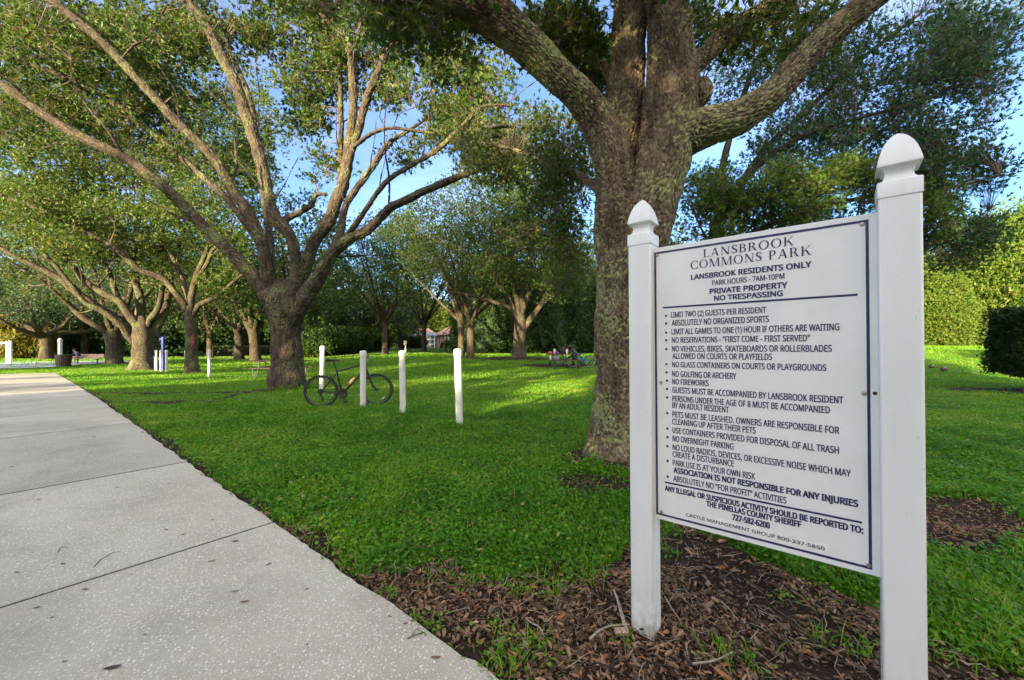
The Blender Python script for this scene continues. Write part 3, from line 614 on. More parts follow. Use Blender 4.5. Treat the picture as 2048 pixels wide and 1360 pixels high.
# ------------------------------------------------------------------ the two big oaks, limb by limb
r = np.random.default_rng(21)
D_ = 4.9
lb = [px_limb([(1252, 940, 4.95, 150), (1246, 900, 4.9, 140), (1247, 800, 4.9, 122), (1250, 680, 4.9, 116), (1254, 560, 4.9, 118), (1255, 500, 4.9, 104), (1256, 450, 4.92, 70), (1258, 400, 4.95, 40), (1260, 350, 4.98, 16)]),
      px_limb([(1240, 560, 4.85, 84), (1236, 440, 4.8, 84), (1230, 350, 4.75, 80), (1209, 272, 4.7, 72), (1162, 196, 4.6, 63), (1098, 133, 4.5, 64), (1048, 84, 4.4, 70), (1000, 40, 4.3, 72), (945, 8, 4.2, 64), (880, -12, 4.1, 52), (790, -40, 4.0, 40)]),
      px_limb([(1236, 600, 4.9, 90), (1230, 500, 4.93, 82), (1230, 400, 5.0, 76), (1237, 290, 5.05, 80), (1250, 185, 5.05, 76), (1256, 90, 5.05, 68), (1262, 0, 5.05, 66), (1270, -120, 5.05, 58), (1290, -300, 5.1, 40)]),
      px_limb([(1262, 640, 4.85, 96), (1270, 560, 4.8, 98), (1288, 460, 4.74, 102), (1312, 370, 4.7, 104), (1334, 275, 4.7, 106), (1343, 185, 4.7, 104), (1340, 93, 4.7, 90), (1333, 0, 4.7, 78), (1322, -120, 4.7, 62), (1300, -300, 4.8, 40)]),
      px_limb([(1330, 330, 4.72, 80), (1362, 278, 4.66, 80), (1405, 257, 4.6, 76), (1462, 241, 4.5, 70), (1512, 214, 4.45, 64), (1553, 181, 4.4, 60), (1592, 135, 4.35, 56), (1637, 88, 4.3, 52), (1687, 46, 4.25, 50), (1745, -2, 4.2, 48), (1830, -70, 4.1, 38)]),
      px_limb([(1338, 180, 4.75, 52), (1368, 146, 4.85, 46), (1402, 116, 4.95, 40), (1448, 76, 5.05, 37), (1496, 38, 5.15, 33), (1543, 12, 5.2, 29), (1600, -16, 5.3, 24)]),
      px_limb([(1232, 180, 5.1, 24), (1210, 136, 5.15, 24), (1180, 114, 5.2, 23), (1152, 110, 5.2, 21), (1120, 118, 5.15, 15)]),
      px_limb([(1060, 112, 4.5, 18), (1030, 108, 4.55, 16), (1003, 90, 4.6, 15), (960, 61, 4.6, 15), (905, 41, 4.55, 15), (845, 14, 4.5, 13), (770, -4, 4.4, 10)]),
      px_limb([(1222, 420, 5.0, 22), (1195, 380, 5.8, 18), (1150, 345, 7.0, 13), (1095, 330, 8.2, 10), (1030, 300, 9.2, 7), (960, 285, 10, 4)]),
      px_limb([(1392, 160, 4.66, 12), (1404, 168, 4.6, 30), (1408, 190, 4.58, 30), (1398, 214, 4.62, 16)])]
cl = [pblob(r, *a, seed=3) for a in [(1110, 310, 8.0, 95, 100, 1.3, 260, .36), (1060, 430, 8.8, 120, 90, 1.4, 220, .38), (1135, 520, 8.6, 50, 90, 1.0, 120, .38), (1000, 270, 9.5, 110, 80, 1.4, 170, .38), (840, 62, 4.9, 150, 46, .8, 120, .40), (1130, 60, 5.6, 85, 60, 1, 165, .38), (1180, 135, 6.2, 70, 60, 1, 135, .38), (1480, 40, 5.6, 110, 70, .9, 135, .40), (960, -90, 4.5, 330, 90, 1.4, 180, .36), (1400, -120, 4.8, 380, 110, 1.4, 220, .36),
      (1200, -330, 5.2, 500, 160, 2, 110, .36), (720, 10, 5.0, 110, 40, .8, 68, .4), (1590, 120, 4.8, 40, 40, .5, 21, .3), (1630, 60, 4.6, 50, 50, .5, 21, .3)]]
build_tree('oak_tree', 'huge mossy oak behind the rules sign, forking low into several thick limbs', 'oak tree', (1.4, 4.9, 0), lb, cl, M['leaf_oak'], M['bark_near'], 5, 6, 6, .085, .03, .26, 40, .016, .006, 0.014, (.16, .28, 5), 300, .0115,
           limb_parts=True, tuft_twigs=True, wob=.07)

lb = [px_limb([(574, 792, 11.95, 78), (574, 776, 11.9, 70), (573, 730, 11.9, 60), (573, 680, 11.9, 60), (572, 640, 11.9, 64), (570, 612, 11.9, 72), (568, 585, 11.9, 60), (566, 560, 11.9, 30)]),
      px_limb([(560, 650, 11.9, 40), (545, 603, 11.85, 40), (508, 556, 11.7, 34), (464, 508, 11.5, 29), (420, 466, 11.3, 27), (382, 428, 11.1, 25), (330, 376, 10.8, 25), (253, 318, 10.5, 23), (141, 263, 10.2, 22), (59, 209, 10.0, 20), (0, 166, 9.9, 18), (-110, 90, 9.7, 15)]),
      px_limb([(548, 610, 11.8, 34), (536, 553, 11.7, 31), (524, 490, 11.5, 28), (495, 421, 11.3, 26), (470, 390, 11.2, 24), (428, 318, 11, 21), (353, 243, 10.7, 20), (273, 156, 10.4, 19), (188, 70, 10.2, 19), (100, 0, 10, 18), (10, -60, 9.8, 15)]),
      px_limb([(524, 500, 11.6, 18), (486, 440, 11.7, 16), (447, 391, 11.8, 16), (359, 312, 11.9, 15), (294, 259, 12, 14), (226, 206, 12.1, 13), (138, 156, 12.2, 12), (59, 129, 12.3, 10), (0, 103, 12.4, 9)]),
      px_limb([(578, 640, 11.75, 40), (588, 596, 11.7, 32), (592, 520, 11.6, 26), (579, 470, 11.5, 27), (549, 437, 11.5, 28), (537, 394, 11.5, 26), (518, 309, 11.5, 26), (494, 235, 11.5, 26), (470, 165, 11.5, 24), (441, 110, 11.5, 23), (412, 50, 11.5, 22), (372, 0, 11.4, 20), (320, -70, 11.3, 16)]),
      px_limb([(590, 640, 12.0, 36), (598, 580, 12.1, 30), (612, 532, 12.1, 28), (630, 480, 12.1, 28), (659, 440, 12.1, 28), (673, 398, 12.1, 28), (686, 368, 12.1, 26), (699, 293, 12.1, 25), (707, 216, 12.1, 20), (704, 140, 12.1, 19), (703, 106, 12.1, 18), (692, 84, 12.1, 17), (660, 43, 12.1, 16), (606, 0, 12.0, 14), (560, -40, 12, 12)]),
      px_limb([(585, 650, 11.75, 44), (604, 606, 11.65, 40), (641, 547, 11.5, 32), (668, 503, 11.4, 30), (700, 478, 11.3, 23), (740, 456, 11.2, 21), (778, 417, 11.0, 19), (817, 398, 10.9, 18), (860, 377, 10.8, 17), (932, 348, 10.6, 15), (982, 327, 10.5, 13), (1025, 296, 10.4, 11), (1056, 262, 10.3, 8)]),
      px_limb([(660, 515, 11.45, 22), (680, 465, 11.6, 20), (686, 430, 11.7, 18), (698, 398, 11.8, 17), (741, 340, 12, 15), (778, 287, 12.2, 12), (812, 264, 12.4, 9), (850, 240, 12.5, 6)]),
      px_limb([(672, 498, 11.4, 16), (706, 455, 11.2, 14), (735, 414, 11, 13), (772, 364, 10.9, 13), (824, 330, 10.8, 12), (870, 303, 10.7, 12), (905, 272, 10.6, 11), (938, 238, 10.5, 10), (966, 213, 10.4, 8), (1025, 211, 10.2, 6)]),
      px_limb([(700, 300, 12.05, 10), (716, 287, 11.9, 10), (747, 265, 11.8, 10), (787, 256, 11.7, 9), (870, 268, 11.5, 8), (911, 272, 11.4, 8), (963, 258, 11.2, 8), (1030, 252, 11, 6)]),
      px_limb([(694, 330, 12.1, 19), (714, 270, 12, 18), (735, 191, 11.9, 18), (762, 133, 11.8, 16), (778, 96, 11.7, 14), (812, 74, 11.6, 10), (850, 66, 11.4, 7)]),
      px_limb([(766, 125, 11.8, 10), (767, 93, 11.8, 9), (765, 40, 11.8, 9), (764, -20, 11.8, 8)]), px_limb([(704, 110, 12.1, 10), (716, 70, 12.1, 10), (724, 20, 12.1, 9), (726, -40, 12.1, 8)]),
      px_limb([(676, 395, 12.2, 16), (680, 340, 12.4, 14), (682, 247, 12.5, 13), (681, 160, 12.5, 11), (679, 108, 12.5, 9), (690, 90, 12.4, 6)]),
      px_limb([(545, 560, 12.2, 22), (540, 500, 12.5, 20), (534, 430, 12.7, 18), (520, 330, 12.9, 15), (500, 200, 13, 12), (450, 80, 13.1, 8)]),
      px_limb([(580, 470, 12.6, 20), (572, 440, 12.6, 16), (600, 424, 12.7, 14), (622, 410, 12.8, 13), (632, 390, 12.8, 12), (655, 388, 12.9, 9)])]
cl = [pblob(r, *a, seed=9) for a in [(50, 60, 11.5, 190, 100, 1.8, 361, .45), (250, 80, 12.3, 170, 100, 2, 361, .45), (120, 220, 12.4, 190, 90, 1.8, 285, .47), (330, 260, 13.3, 150, 110, 2, 247, .47), (430, 60, 13.3, 120, 90, 2, 247, .45), (570, 40, 13.5, 110, 70, 1.8, 228, .45),
      (470, 300, 13.7, 90, 90, 1.4, 114, .45), (640, 150, 13.0, 90, 80, 1.4, 209, .46), (615, 235, 13.5, 55, 60, 1.0, 95, .45), (720, 60, 13.2, 130, 80, 1.8, 247, .45), (860, 160, 12.5, 110, 90, 1.8, 266, .47), (930, 250, 12.5, 130, 60, 1.6, 228, .45), (1010, 330, 12.3, 90, 60, 1.4, 171, .40),
      (810, 310, 13.5, 60, 30, .9, 24, .45), (980, 130, 12.0, 90, 90, 1.6, 90, .47), (760, 170, 13.5, 60, 60, 1, 36, .46), (660, 330, 13.1, 60, 50, 1, 30, .45), (840, 30, 12.5, 120, 50, 1.6, 70, .45), (300, -110, 12.5, 420, 90, 2.2, 300, .36), (800, -120, 13.0, 380, 100, 2.2, 250, .36), (560, -330, 13.5, 600, 140, 3, 130, .36)]]
lb = [np.column_stack([q_[:, :3], q_[:, 3] * (.95 if i_ == 0 else .86)]) for i_, q_ in enumerate(lb)]; lb += side_limbs(lb, r, 4, 1.4, 3.2)
build_tree('oak_tree', 'tall spreading oak behind the parked black bicycle, trunk dark and mossy', 'oak tree', (-6.7, 11.9, 0), lb, cl, M['leaf_oak'], M['bark'], 8, 7, 7, .128, .046, .31, 130, 0.022, .010, .020, (.13, .32, 5), 120, .045,
           limb_parts=True, tuft_twigs=True, wob=.10, cell=.075)

# ------------------------------------------------------------------ the oaks on the left
lb = [px_limb([(287, 742, 26, 48), (287, 732, 26, 43), (287, 700, 26, 36), (286, 672, 26, 34), (284, 650, 26, 26), (283, 632, 26, 10)]),
      px_limb([(276, 680, 26, 26), (262, 654, 25.9, 22), (240, 640, 25.7, 19), (216, 626, 25.3, 18), (170, 598, 25, 18), (130, 565, 24.6, 17), (101, 547, 24.3, 14), (44, 520, 23.8, 12), (-5, 492, 23.5, 10), (-60, 460, 23, 8)]),
      px_limb([(268, 690, 25.8, 20), (258, 672, 25.6, 17), (240, 648, 25.2, 14), (205, 622, 24.8, 13), (172, 606, 24.5, 12), (150, 580, 24.3, 10), (110, 530, 24, 9), (60, 480, 23.6, 7)]),
      px_limb([(282, 672, 25.9, 24), (273, 650, 25.8, 20), (256, 628, 25.6, 18), (240, 604, 25.4, 16), (205, 586, 25.2, 15), (168, 560, 25, 14), (140, 525, 25, 11), (95, 480, 25, 9)]),
      px_limb([(242, 604, 25.4, 13), (228, 575, 25.6, 12), (218, 545, 25.8, 10), (195, 500, 26, 8), (160, 420, 26, 6)]),
      px_limb([(283, 670, 26.3, 22), (281, 640, 26.4, 20), (281, 600, 26.5, 18), (272, 560, 26.6, 15), (268, 500, 26.8, 12), (280, 420, 27, 9), (300, 330, 27, 6)]),
      px_limb([(290, 670, 26, 18), (300, 640, 26, 14), (316, 617, 26, 13), (325, 570, 26, 11), (322, 500, 26.2, 9), (330, 420, 26.3, 6)]),
      px_limb([(294, 725, 26.5, 26), (302, 690, 26.5, 24), (312, 655, 26.5, 22), (328, 625, 26.6, 19), (336, 595, 26.7, 15), (345, 540, 27, 12), (370, 450, 27, 8)]),
      px_limb([(276, 560, 26.6, 10), (262, 520, 26.8, 9), (235, 460, 27, 8), (210, 380, 27, 6), (190, 300, 27, 4)])]
cl = [pblob(r, *a, seed=12) for a in [(110, 420, 24, 170, 110, 3, 442, .45, .75), (250, 380, 26, 170, 120, 3.5, 510, .45, .75), (330, 500, 26, 90, 80, 2.5, 187, .45, .75), (40, 330, 24, 120, 130, 3, 391, .45, .75), (400, 340, 27, 120, 120, 3, 340, .45, .75), (210, 230, 26, 220, 110, 3.5, 442, .45, .75), (60, 150, 25, 170, 110, 3, 330, .45, .75), (260, 110, 27, 180, 90, 3, 330, .45, .75), (430, 200, 28, 130, 110, 3, 260, .45, .75), (210, 500, 25, 90, 50, 2, 119, .42, .6), (500, 300, 28, 80, 140, 3, 221, .45, .75)]]
lb = [np.column_stack([q_[:, :3], q_[:, 3] * (1.0 if i_ == 0 else .80)]) for i_, q_ in enumerate(lb)]; lb += side_limbs(lb, r, 4, 2.0, 4.5, .4)
build_tree('oak_tree', 'wide multi-stemmed oak at the far left with limbs sweeping over the path', 'oak tree', (-24, 26, -.1), lb, cl, M['leaf_left'], M['bark'], 14, 9, 7, .175, .066, .55, 60, .04, .014, 0, (.16, .35, 6), 28, .2, limb_parts=True, wob=.16)
lb = [px_limb([(383, 752, 21, 28), (383, 745, 21, 23), (383, 700, 21, 20), (383, 660, 21, 19), (382, 630, 21, 21), (381, 612, 21, 12)]),
      px_limb([(379, 636, 21, 14), (368, 610, 20.9, 13), (356, 592, 20.8, 12), (325, 557, 20.5, 12), (277, 538, 20, 11), (230, 496, 19.5, 10), (152, 456, 19, 9), (85, 422, 18.6, 8), (17, 395, 18.3, 6), (-50, 370, 18, 4)]),
      px_limb([(384, 634, 21, 14), (382, 604, 21.1, 12), (388, 570, 21.2, 11), (399, 537, 21.3, 10), (412, 505, 21.4, 8), (430, 450, 21.5, 6)]),
      px_limb([(386, 636, 20.9, 11), (396, 612, 20.8, 10), (420, 600, 20.6, 9), (440, 590, 20.5, 8), (474, 557, 20.3, 6), (500, 540, 20.2, 4)]),
      px_limb([(382, 625, 21.2, 11), (372, 580, 21.5, 10), (352, 530, 21.8, 9), (330, 480, 22, 8), (300, 420, 22.3, 6), (270, 370, 22.5, 4)]),
      px_limb([(390, 560, 21.2, 8), (416, 525, 20.8, 8), (425, 500, 20.6, 7), (450, 480, 20.4, 5), (470, 440, 20.2, 4)])]
cl = [pblob(r, *a, seed=17) for a in [(300, 430, 21.5, 130, 70, 2.2, 208, .46, .9), (440, 480, 21, 70, 80, 1.8, 144, .46, .9), (150, 450, 19.3, 120, 50, 1.6, 144, .46, .9), (450, 570, 20.5, 50, 30, 1, 38, .4, .7), (40, 400, 18.5, 80, 40, 1.2, 72, .46, .9), (370, 390, 22, 90, 50, 1.6, 96, .4, .7)]]
lb += side_limbs(lb, r, 3, 1.2, 2.6, .4)
tb = build_tree('oak_tree', 'slim oak with a red paint mark on its trunk, among the far white posts', 'oak tree', (-16.8, 21, -.13), lb, cl, M['leaf_left'], M['bark'], 18, 9, 7, .15, .058, .45, 40, .03, .012, 0, (.14, .3, 5), 18, .25, limb_parts=True)
mk = MB(); q = W(384, 680, 20.76) - np.array([-16.8, 21, -.13])
for (dx, dz, s) in ((0, .12, .085), (.03, -.10, .10), (-.03, -.27, .07), (.05, .27, .05)): mk.lathe([(s * .1, -.01), (s, -.008), (s * .9, .006), (s * .1, .01)], 10, (0, 0, 0))
nv = 40
for j, (dx, dz, s) in enumerate(((0, .12, .085), (.03, -.10, .10), (-.03, -.27, .07), (.05, .27, .05))):
    for i in range(j * nv, (j + 1) * nv):
        x, y, z = mk.v[i]; mk.v[i] = (q[0] + dx + x, q[1] + z + .02, q[2] + dz + y * 1.35)
mk.obj('paint_mark', M['red_paint'], tb)

# ------------------------------------------------------------------ trees farther off
def gp(x, d): X = (x - CX) / F * d; return (X, d, float(T(X, d)))
proc_tree('oak_tree', 'stout dark oak trunk standing behind the gravel strip and the bench', 'oak tree', gp(229, 33.5), 31, 12, 2.6, .55, 6.2, 6, M['leaf_left'], M['bark_far'], 420, ln=.17, wd=.07, rad=.75, lean=-.2)
proc_tree('oak_tree', 'dark green broad oak at the far left behind the white posts', 'oak tree', gp(93, 45), 32, 8.6, 2.6, .6, 6.6, 7, M['leaf_teal'], M['bark_far'], 560, ln=.2, wd=.085, rad=.7, zlow=.44)
proc_tree('oak_tree', 'dark many-limbed oak left of the brown picnic table', 'oak tree', gp(511, 37), 33, 11, 3.0, .48, 6.0, 8, M['leaf_oak'], M['bark_far'], 420, ln=.18, wd=.075, rad=.7, zlow=.42, lean=-.2)
proc_tree('oak_tree', 'pale sunlit oak trunk behind the dark many-limbed oak', 'oak tree', gp(478, 44), 34, 11, 3.2, .5, 6.5, 6, M['leaf_mid'], M['bark_far'], 300, ln=.2, wd=.085, rad=.8, zlow=.45)
proc_tree('oak_tree', 'small dark oak on a brown mound behind the parked bicycle', 'oak tree', gp(770, 41), 35, 14.5, 3.6, .30, 6.2, 7, M['leaf_mid'], M['bark_far'], 760, ln=.2, wd=.08, rad=.65, zlow=.28)
proc_tree('oak_tree', 'dark oak standing in front of the brown roofed house', 'oak tree', gp(848, 53), 36, 17.5, 3.9, .34, 8.0, 8, M['leaf_mid'], M['bark_far'], 900, ln=.23, wd=.095, rad=.8, zlow=.34)
proc_tree('oak_tree', 'slender oak in the sun with a pale double trunk', 'oak tree', gp(941, 30.5), 37, 13, 3.2, .30, 5.4, 7, M['leaf_oak'], M['bark_far'], 700, ln=.15, wd=.06, rad=.55, zlow=.36)
proc_tree('oak_tree', 'darker oak trunk just behind the pale double trunk', 'oak tree', gp(922, 36), 38, 15, 3.5, .30, 6.2, 7, M['leaf_mid'], M['bark_far'], 620, ln=.17, wd=.07, rad=.65, zlow=.4)
lb = [px_limb([(1038, 724, 29.5, 32), (1038, 716, 29.5, 27), (1038, 690, 29.5, 23), (1039, 668, 29.5, 24), (1040, 645, 29.5, 24), (1040, 625, 29.5, 15)])]
for pts in ([(1034, 655, 12), (1030, 630, 11), (1020, 618, 10), (1005, 610, 8), (975, 600, 7), (930, 588, 6), (890, 583, 4)], [(1034, 648, 11), (1028, 622, 10), (1020, 600, 8), (1006, 578, 7), (990, 560, 6), (970, 520, 4)], [(1038, 645, 13), (1036, 610, 11), (1028, 575, 9), (1026, 540, 7), (1015, 470, 5)],
            [(1042, 640, 13), (1050, 605, 11), (1062, 580, 9), (1078, 560, 8), (1086, 535, 6), (1105, 470, 4)], [(1046, 668, 12), (1056, 645, 12), (1078, 615, 10), (1092, 590, 9), (1110, 562, 7), (1135, 500, 4)], [(1070, 625, 8), (1090, 605, 7), (1120, 582, 6), (1150, 566, 5), (1180, 545, 3)], [(1040, 640, 12), (1043, 600, 10), (1047, 560, 8), (1060, 500, 6), (1055, 420, 4)]):
    dd = 29.5 + r.uniform(-2.2, 2.2); n_ = len(pts); lb.append(px_limb([(x, y, 29.5 + (dd - 29.5) * i / (n_ - 1), w) for i, (x, y, w) in enumerate(pts)]))
cl = [pblob(r, *a, seed=23) for a in [(1050, 470, 29.5, 140, 110, 4.5, 561, .40, .5), (1000, 400, 29, 150, 90, 4, 408, .40, .5), (1120, 540, 29.5, 80, 70, 3, 204, .42, .5), (960, 540, 29, 90, 60, 3, 204, .42, .5), (1090, 350, 30, 120, 80, 4, 289, .4, .5)]]
build_tree('oak_tree', 'oak with a fan of limbs on the brown mound beside the picnic table', 'oak tree', (.5, 29.5, .5), lb, cl, M['leaf_oak'], M['bark_far'], 39, 9, 6, .15, .06, .6, 40, .035, .014, 0, (.25, .4, 6), 16, .3, limb_parts=True)

# taller trees that close the view beyond the lawn
BG = 'tall leafy trees beyond the lawn'
for i, (x, d, s, lab) in enumerate(((585, 52, 1.0, 'tall leafy tree beyond the trunk of the spreading oak'), (665, 56, 1.1, 'tall green tree beyond the far white post'), (578, 33, .95, 'leafy tree straight behind the trunk of the spreading oak'), (735, 60, 1.0, 'tall tree filling the gap left of the small dark oak'), (420, 50, 1.1, 'tall tree behind the wire fence'), (310, 50, 1.2, 'tall tree behind the thin grey pole'), (170, 52, 1.2, 'tall tree rising behind the broad green oak'), (40, 54, 1.25, 'tall tree rising behind the yellow shrub'), (-80, 50, 1.2, 'tall tree at the far left edge of the wood'),
        (985, 52, 1.0, 'tall tree above the dark hedge by the pale double trunk'), (1090, 50, 1.15, 'tall tree behind the oak on the brown mound'), (1190, 54, 1.2, 'tall tree beside the huge mossy trunk, beyond the hedge'), (1290, 48, 1.1, 'tall tree beyond the left sign post'), (800, 70, .9, 'tall tree behind the screened porch garden'))):
    if i == 0: t_ = BG0 = proc_tree('tall_tree', lab, 'tree', gp(x, d), 81, 15.5, 3.6, .34, 5.4, 7, M['leaf_mid'], M['bark_far'], 620, ln=.24, wd=.105, rad=.85, zlow=.12, thr=.34, group=BG)
    elif i == 1: t_ = BG1 = proc_tree('tall_tree', lab, 'tree', gp(x, d), 82, 14, 3.0, .32, 5.8, 7, M['leaf_teal'], M['bark_far'], 620, ln=.24, wd=.105, rad=.85, zlow=.10, thr=.34, group=BG)
    else: t_ = dup((BG0, BG1)[i % 2], gp(x, d), i * 1.7, s, lab)
    t_.scale = (s,) * 3

# the leafy trees behind the sign, on the right
lb = [px_limb([(1442, 812, 10.6, 40), (1440, 780, 10.5, 34), (1438, 680, 10.5, 30), (1432, 580, 10.5, 28), (1428, 500, 10.5, 26), (1432, 440, 10.5, 20)]),
      px_limb([(1428, 520, 10.5, 20), (1438, 440, 10.4, 16), (1470, 380, 10.2, 13), (1540, 312, 10, 11), (1620, 266, 9.8, 9), (1710, 238, 9.6, 7), (1830, 205, 9.4, 5), (1960, 150, 9.2, 3)]),
      px_limb([(1430, 480, 10.5, 18), (1462, 400, 10.7, 14), (1530, 300, 10.9, 12), (1620, 215, 11, 10), (1720, 120, 11, 8), (1850, 20, 11, 5)]),
      px_limb([(1430, 480, 10.6, 16), (1440, 360, 11, 14), (1470, 240, 11.4, 11), (1520, 110, 11.6, 9), (1580, 10, 11.8, 7), (1620, -80, 12, 5)]),
      px_limb([(1432, 540, 10.5, 16), (1500, 470, 10.2, 13), (1620, 420, 9.9, 10), (1760, 390, 9.7, 8), (1880, 380, 9.5, 6), (2000, 350, 9.3, 4)]), px_limb([(1436, 580, 10.5, 14), (1560, 540, 10.4, 11), (1720, 520, 10.4, 9), (1860, 490, 10.4, 7), (1960, 450, 10.4, 4)])]
cl = [pblob(r, *a, seed=27) for a in [(1480, 130, 11.8, 120, 130, 1.6, 116, 0.49), (1680, 150, 11, 180, 150, 2, 434, 0.43), (1890, 180, 10, 140, 150, 1.8, 372, 0.43), (1900, 330, 9.8, 120, 100, 1.5, 325, 0.41), (1650, 300, 10.6, 170, 90, 1.6, 325, 0.41), (1890, 460, 10.2, 110, 80, 1.4, 232, 0.41), (1440, 430, 11.5, 90, 100, 1.5, 155, 0.43), (1960, 60, 10, 120, 90, 1.8, 201, 0.43), (1640, 470, 11, 160, 70, 1.2, 201, 0.41), (1750, -70, 10.8, 320, 80, 2, 186, 0.43)]]
build_tree('leafy_tree', 'dense dark green tree with narrow leaves spreading behind the sign', 'tree', (5.5, 10.5, 0), lb, cl, M['leaf_deep'], M['bark_dark'], 27, 9, 6, .105, .03, .36, 60, .016, .007, 0, (.15, .3, 5), 16, .2, up=.55, spread=.6, tuft_twigs=True)
lb = []
for i, (x, y) in enumerate(((1450, 360), (1540, 330), (1640, 350), (1730, 380), (1390, 430), (1880, 400))): lb.append(px_limb([(1560 + (x - 1560) * .12, 835, 8.8, 9), (1560 + (x - 1560) * .3, 700, 8.8, 8), (1560 + (x - 1560) * .7, 540, 8.8, 7), (x, y, 8.8, 3)]))
cl = [pblob(r, *a, seed=31) for a in [(1440, 410, 8.9, 110, 80, .7, 195, .40, 1.5), (1600, 385, 8.8, 130, 70, .7, 260, .38, 1.5), (1720, 370, 8.7, 70, 60, .6, 117, .38, 1.5), (1880, 410, 8.8, 50, 60, .6, 65, .38, 1.5), (1560, 520, 8.9, 230, 90, .8, 286, .36, 1.5), (1400, 480, 9, 60, 60, .5, 78, .36, 1.5)]]
build_tree('leafy_shrub', 'tall light green shrub just above the top of the rules sign', 'shrub', (6, 8.8, 0), lb, cl, M['leaf_fresh'], M['bark_dark'], 33, 9, 6, .085, .028, .26, 30, .012, .006, 0, None, 8, .25, tuft_twigs=True)

# ------------------------------------------------------------------ hedges and shrubs
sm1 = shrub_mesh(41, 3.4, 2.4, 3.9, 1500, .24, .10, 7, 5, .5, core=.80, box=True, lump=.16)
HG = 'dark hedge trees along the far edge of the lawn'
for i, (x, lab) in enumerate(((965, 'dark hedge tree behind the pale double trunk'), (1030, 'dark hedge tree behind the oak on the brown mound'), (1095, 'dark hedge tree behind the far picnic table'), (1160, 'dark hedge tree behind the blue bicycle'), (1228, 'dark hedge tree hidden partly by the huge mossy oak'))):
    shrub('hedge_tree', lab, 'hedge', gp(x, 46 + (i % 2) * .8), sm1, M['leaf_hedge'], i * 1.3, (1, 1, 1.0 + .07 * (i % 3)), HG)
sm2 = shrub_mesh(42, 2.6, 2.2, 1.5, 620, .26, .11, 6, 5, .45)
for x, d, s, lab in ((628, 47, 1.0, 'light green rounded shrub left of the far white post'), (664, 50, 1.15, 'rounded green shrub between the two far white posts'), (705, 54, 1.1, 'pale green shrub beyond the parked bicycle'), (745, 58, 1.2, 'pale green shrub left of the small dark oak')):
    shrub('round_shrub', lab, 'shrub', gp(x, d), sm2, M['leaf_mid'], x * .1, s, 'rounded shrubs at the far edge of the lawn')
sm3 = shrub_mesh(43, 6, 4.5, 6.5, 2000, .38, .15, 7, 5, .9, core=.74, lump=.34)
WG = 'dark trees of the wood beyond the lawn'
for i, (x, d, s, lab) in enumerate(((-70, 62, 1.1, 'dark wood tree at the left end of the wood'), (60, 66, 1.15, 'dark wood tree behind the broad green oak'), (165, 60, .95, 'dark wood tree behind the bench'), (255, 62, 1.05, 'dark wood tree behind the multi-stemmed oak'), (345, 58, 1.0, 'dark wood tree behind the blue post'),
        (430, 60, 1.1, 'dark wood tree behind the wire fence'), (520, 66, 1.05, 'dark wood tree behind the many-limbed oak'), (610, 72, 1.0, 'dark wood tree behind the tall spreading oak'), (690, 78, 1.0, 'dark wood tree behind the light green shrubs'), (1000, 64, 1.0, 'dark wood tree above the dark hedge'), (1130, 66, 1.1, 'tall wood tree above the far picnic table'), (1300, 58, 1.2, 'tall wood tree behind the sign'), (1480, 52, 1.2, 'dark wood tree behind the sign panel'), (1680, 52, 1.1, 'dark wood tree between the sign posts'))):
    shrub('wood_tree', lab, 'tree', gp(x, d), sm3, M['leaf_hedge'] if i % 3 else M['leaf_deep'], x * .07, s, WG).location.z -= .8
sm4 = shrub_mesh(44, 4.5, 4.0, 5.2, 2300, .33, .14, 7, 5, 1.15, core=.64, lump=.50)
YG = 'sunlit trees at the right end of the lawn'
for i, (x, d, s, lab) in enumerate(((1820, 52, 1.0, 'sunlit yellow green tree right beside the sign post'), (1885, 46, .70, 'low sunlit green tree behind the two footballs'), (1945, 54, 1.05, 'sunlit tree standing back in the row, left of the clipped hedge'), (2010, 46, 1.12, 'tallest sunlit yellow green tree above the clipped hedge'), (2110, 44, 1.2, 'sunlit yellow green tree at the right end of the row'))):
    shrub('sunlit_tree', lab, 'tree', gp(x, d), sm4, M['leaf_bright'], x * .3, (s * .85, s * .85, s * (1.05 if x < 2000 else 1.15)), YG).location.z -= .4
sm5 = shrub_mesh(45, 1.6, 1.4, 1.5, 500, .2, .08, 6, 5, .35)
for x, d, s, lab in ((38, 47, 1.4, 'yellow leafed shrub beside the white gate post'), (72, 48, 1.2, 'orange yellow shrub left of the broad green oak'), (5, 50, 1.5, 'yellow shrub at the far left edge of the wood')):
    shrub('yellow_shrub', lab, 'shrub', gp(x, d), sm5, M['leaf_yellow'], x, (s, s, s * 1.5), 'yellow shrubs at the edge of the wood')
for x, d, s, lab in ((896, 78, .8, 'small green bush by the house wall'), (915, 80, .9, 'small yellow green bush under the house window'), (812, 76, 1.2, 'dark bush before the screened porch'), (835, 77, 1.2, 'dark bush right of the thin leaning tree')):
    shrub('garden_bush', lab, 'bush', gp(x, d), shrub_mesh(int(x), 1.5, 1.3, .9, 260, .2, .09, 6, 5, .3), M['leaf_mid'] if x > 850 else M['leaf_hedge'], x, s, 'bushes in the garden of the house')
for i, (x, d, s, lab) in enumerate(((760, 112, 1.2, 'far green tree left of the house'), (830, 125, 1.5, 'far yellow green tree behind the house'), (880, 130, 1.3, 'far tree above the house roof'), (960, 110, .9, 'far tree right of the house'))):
    shrub('garden_tree', lab, 'tree', gp(x, d), sm4, None, x, s, 'far trees round the house')
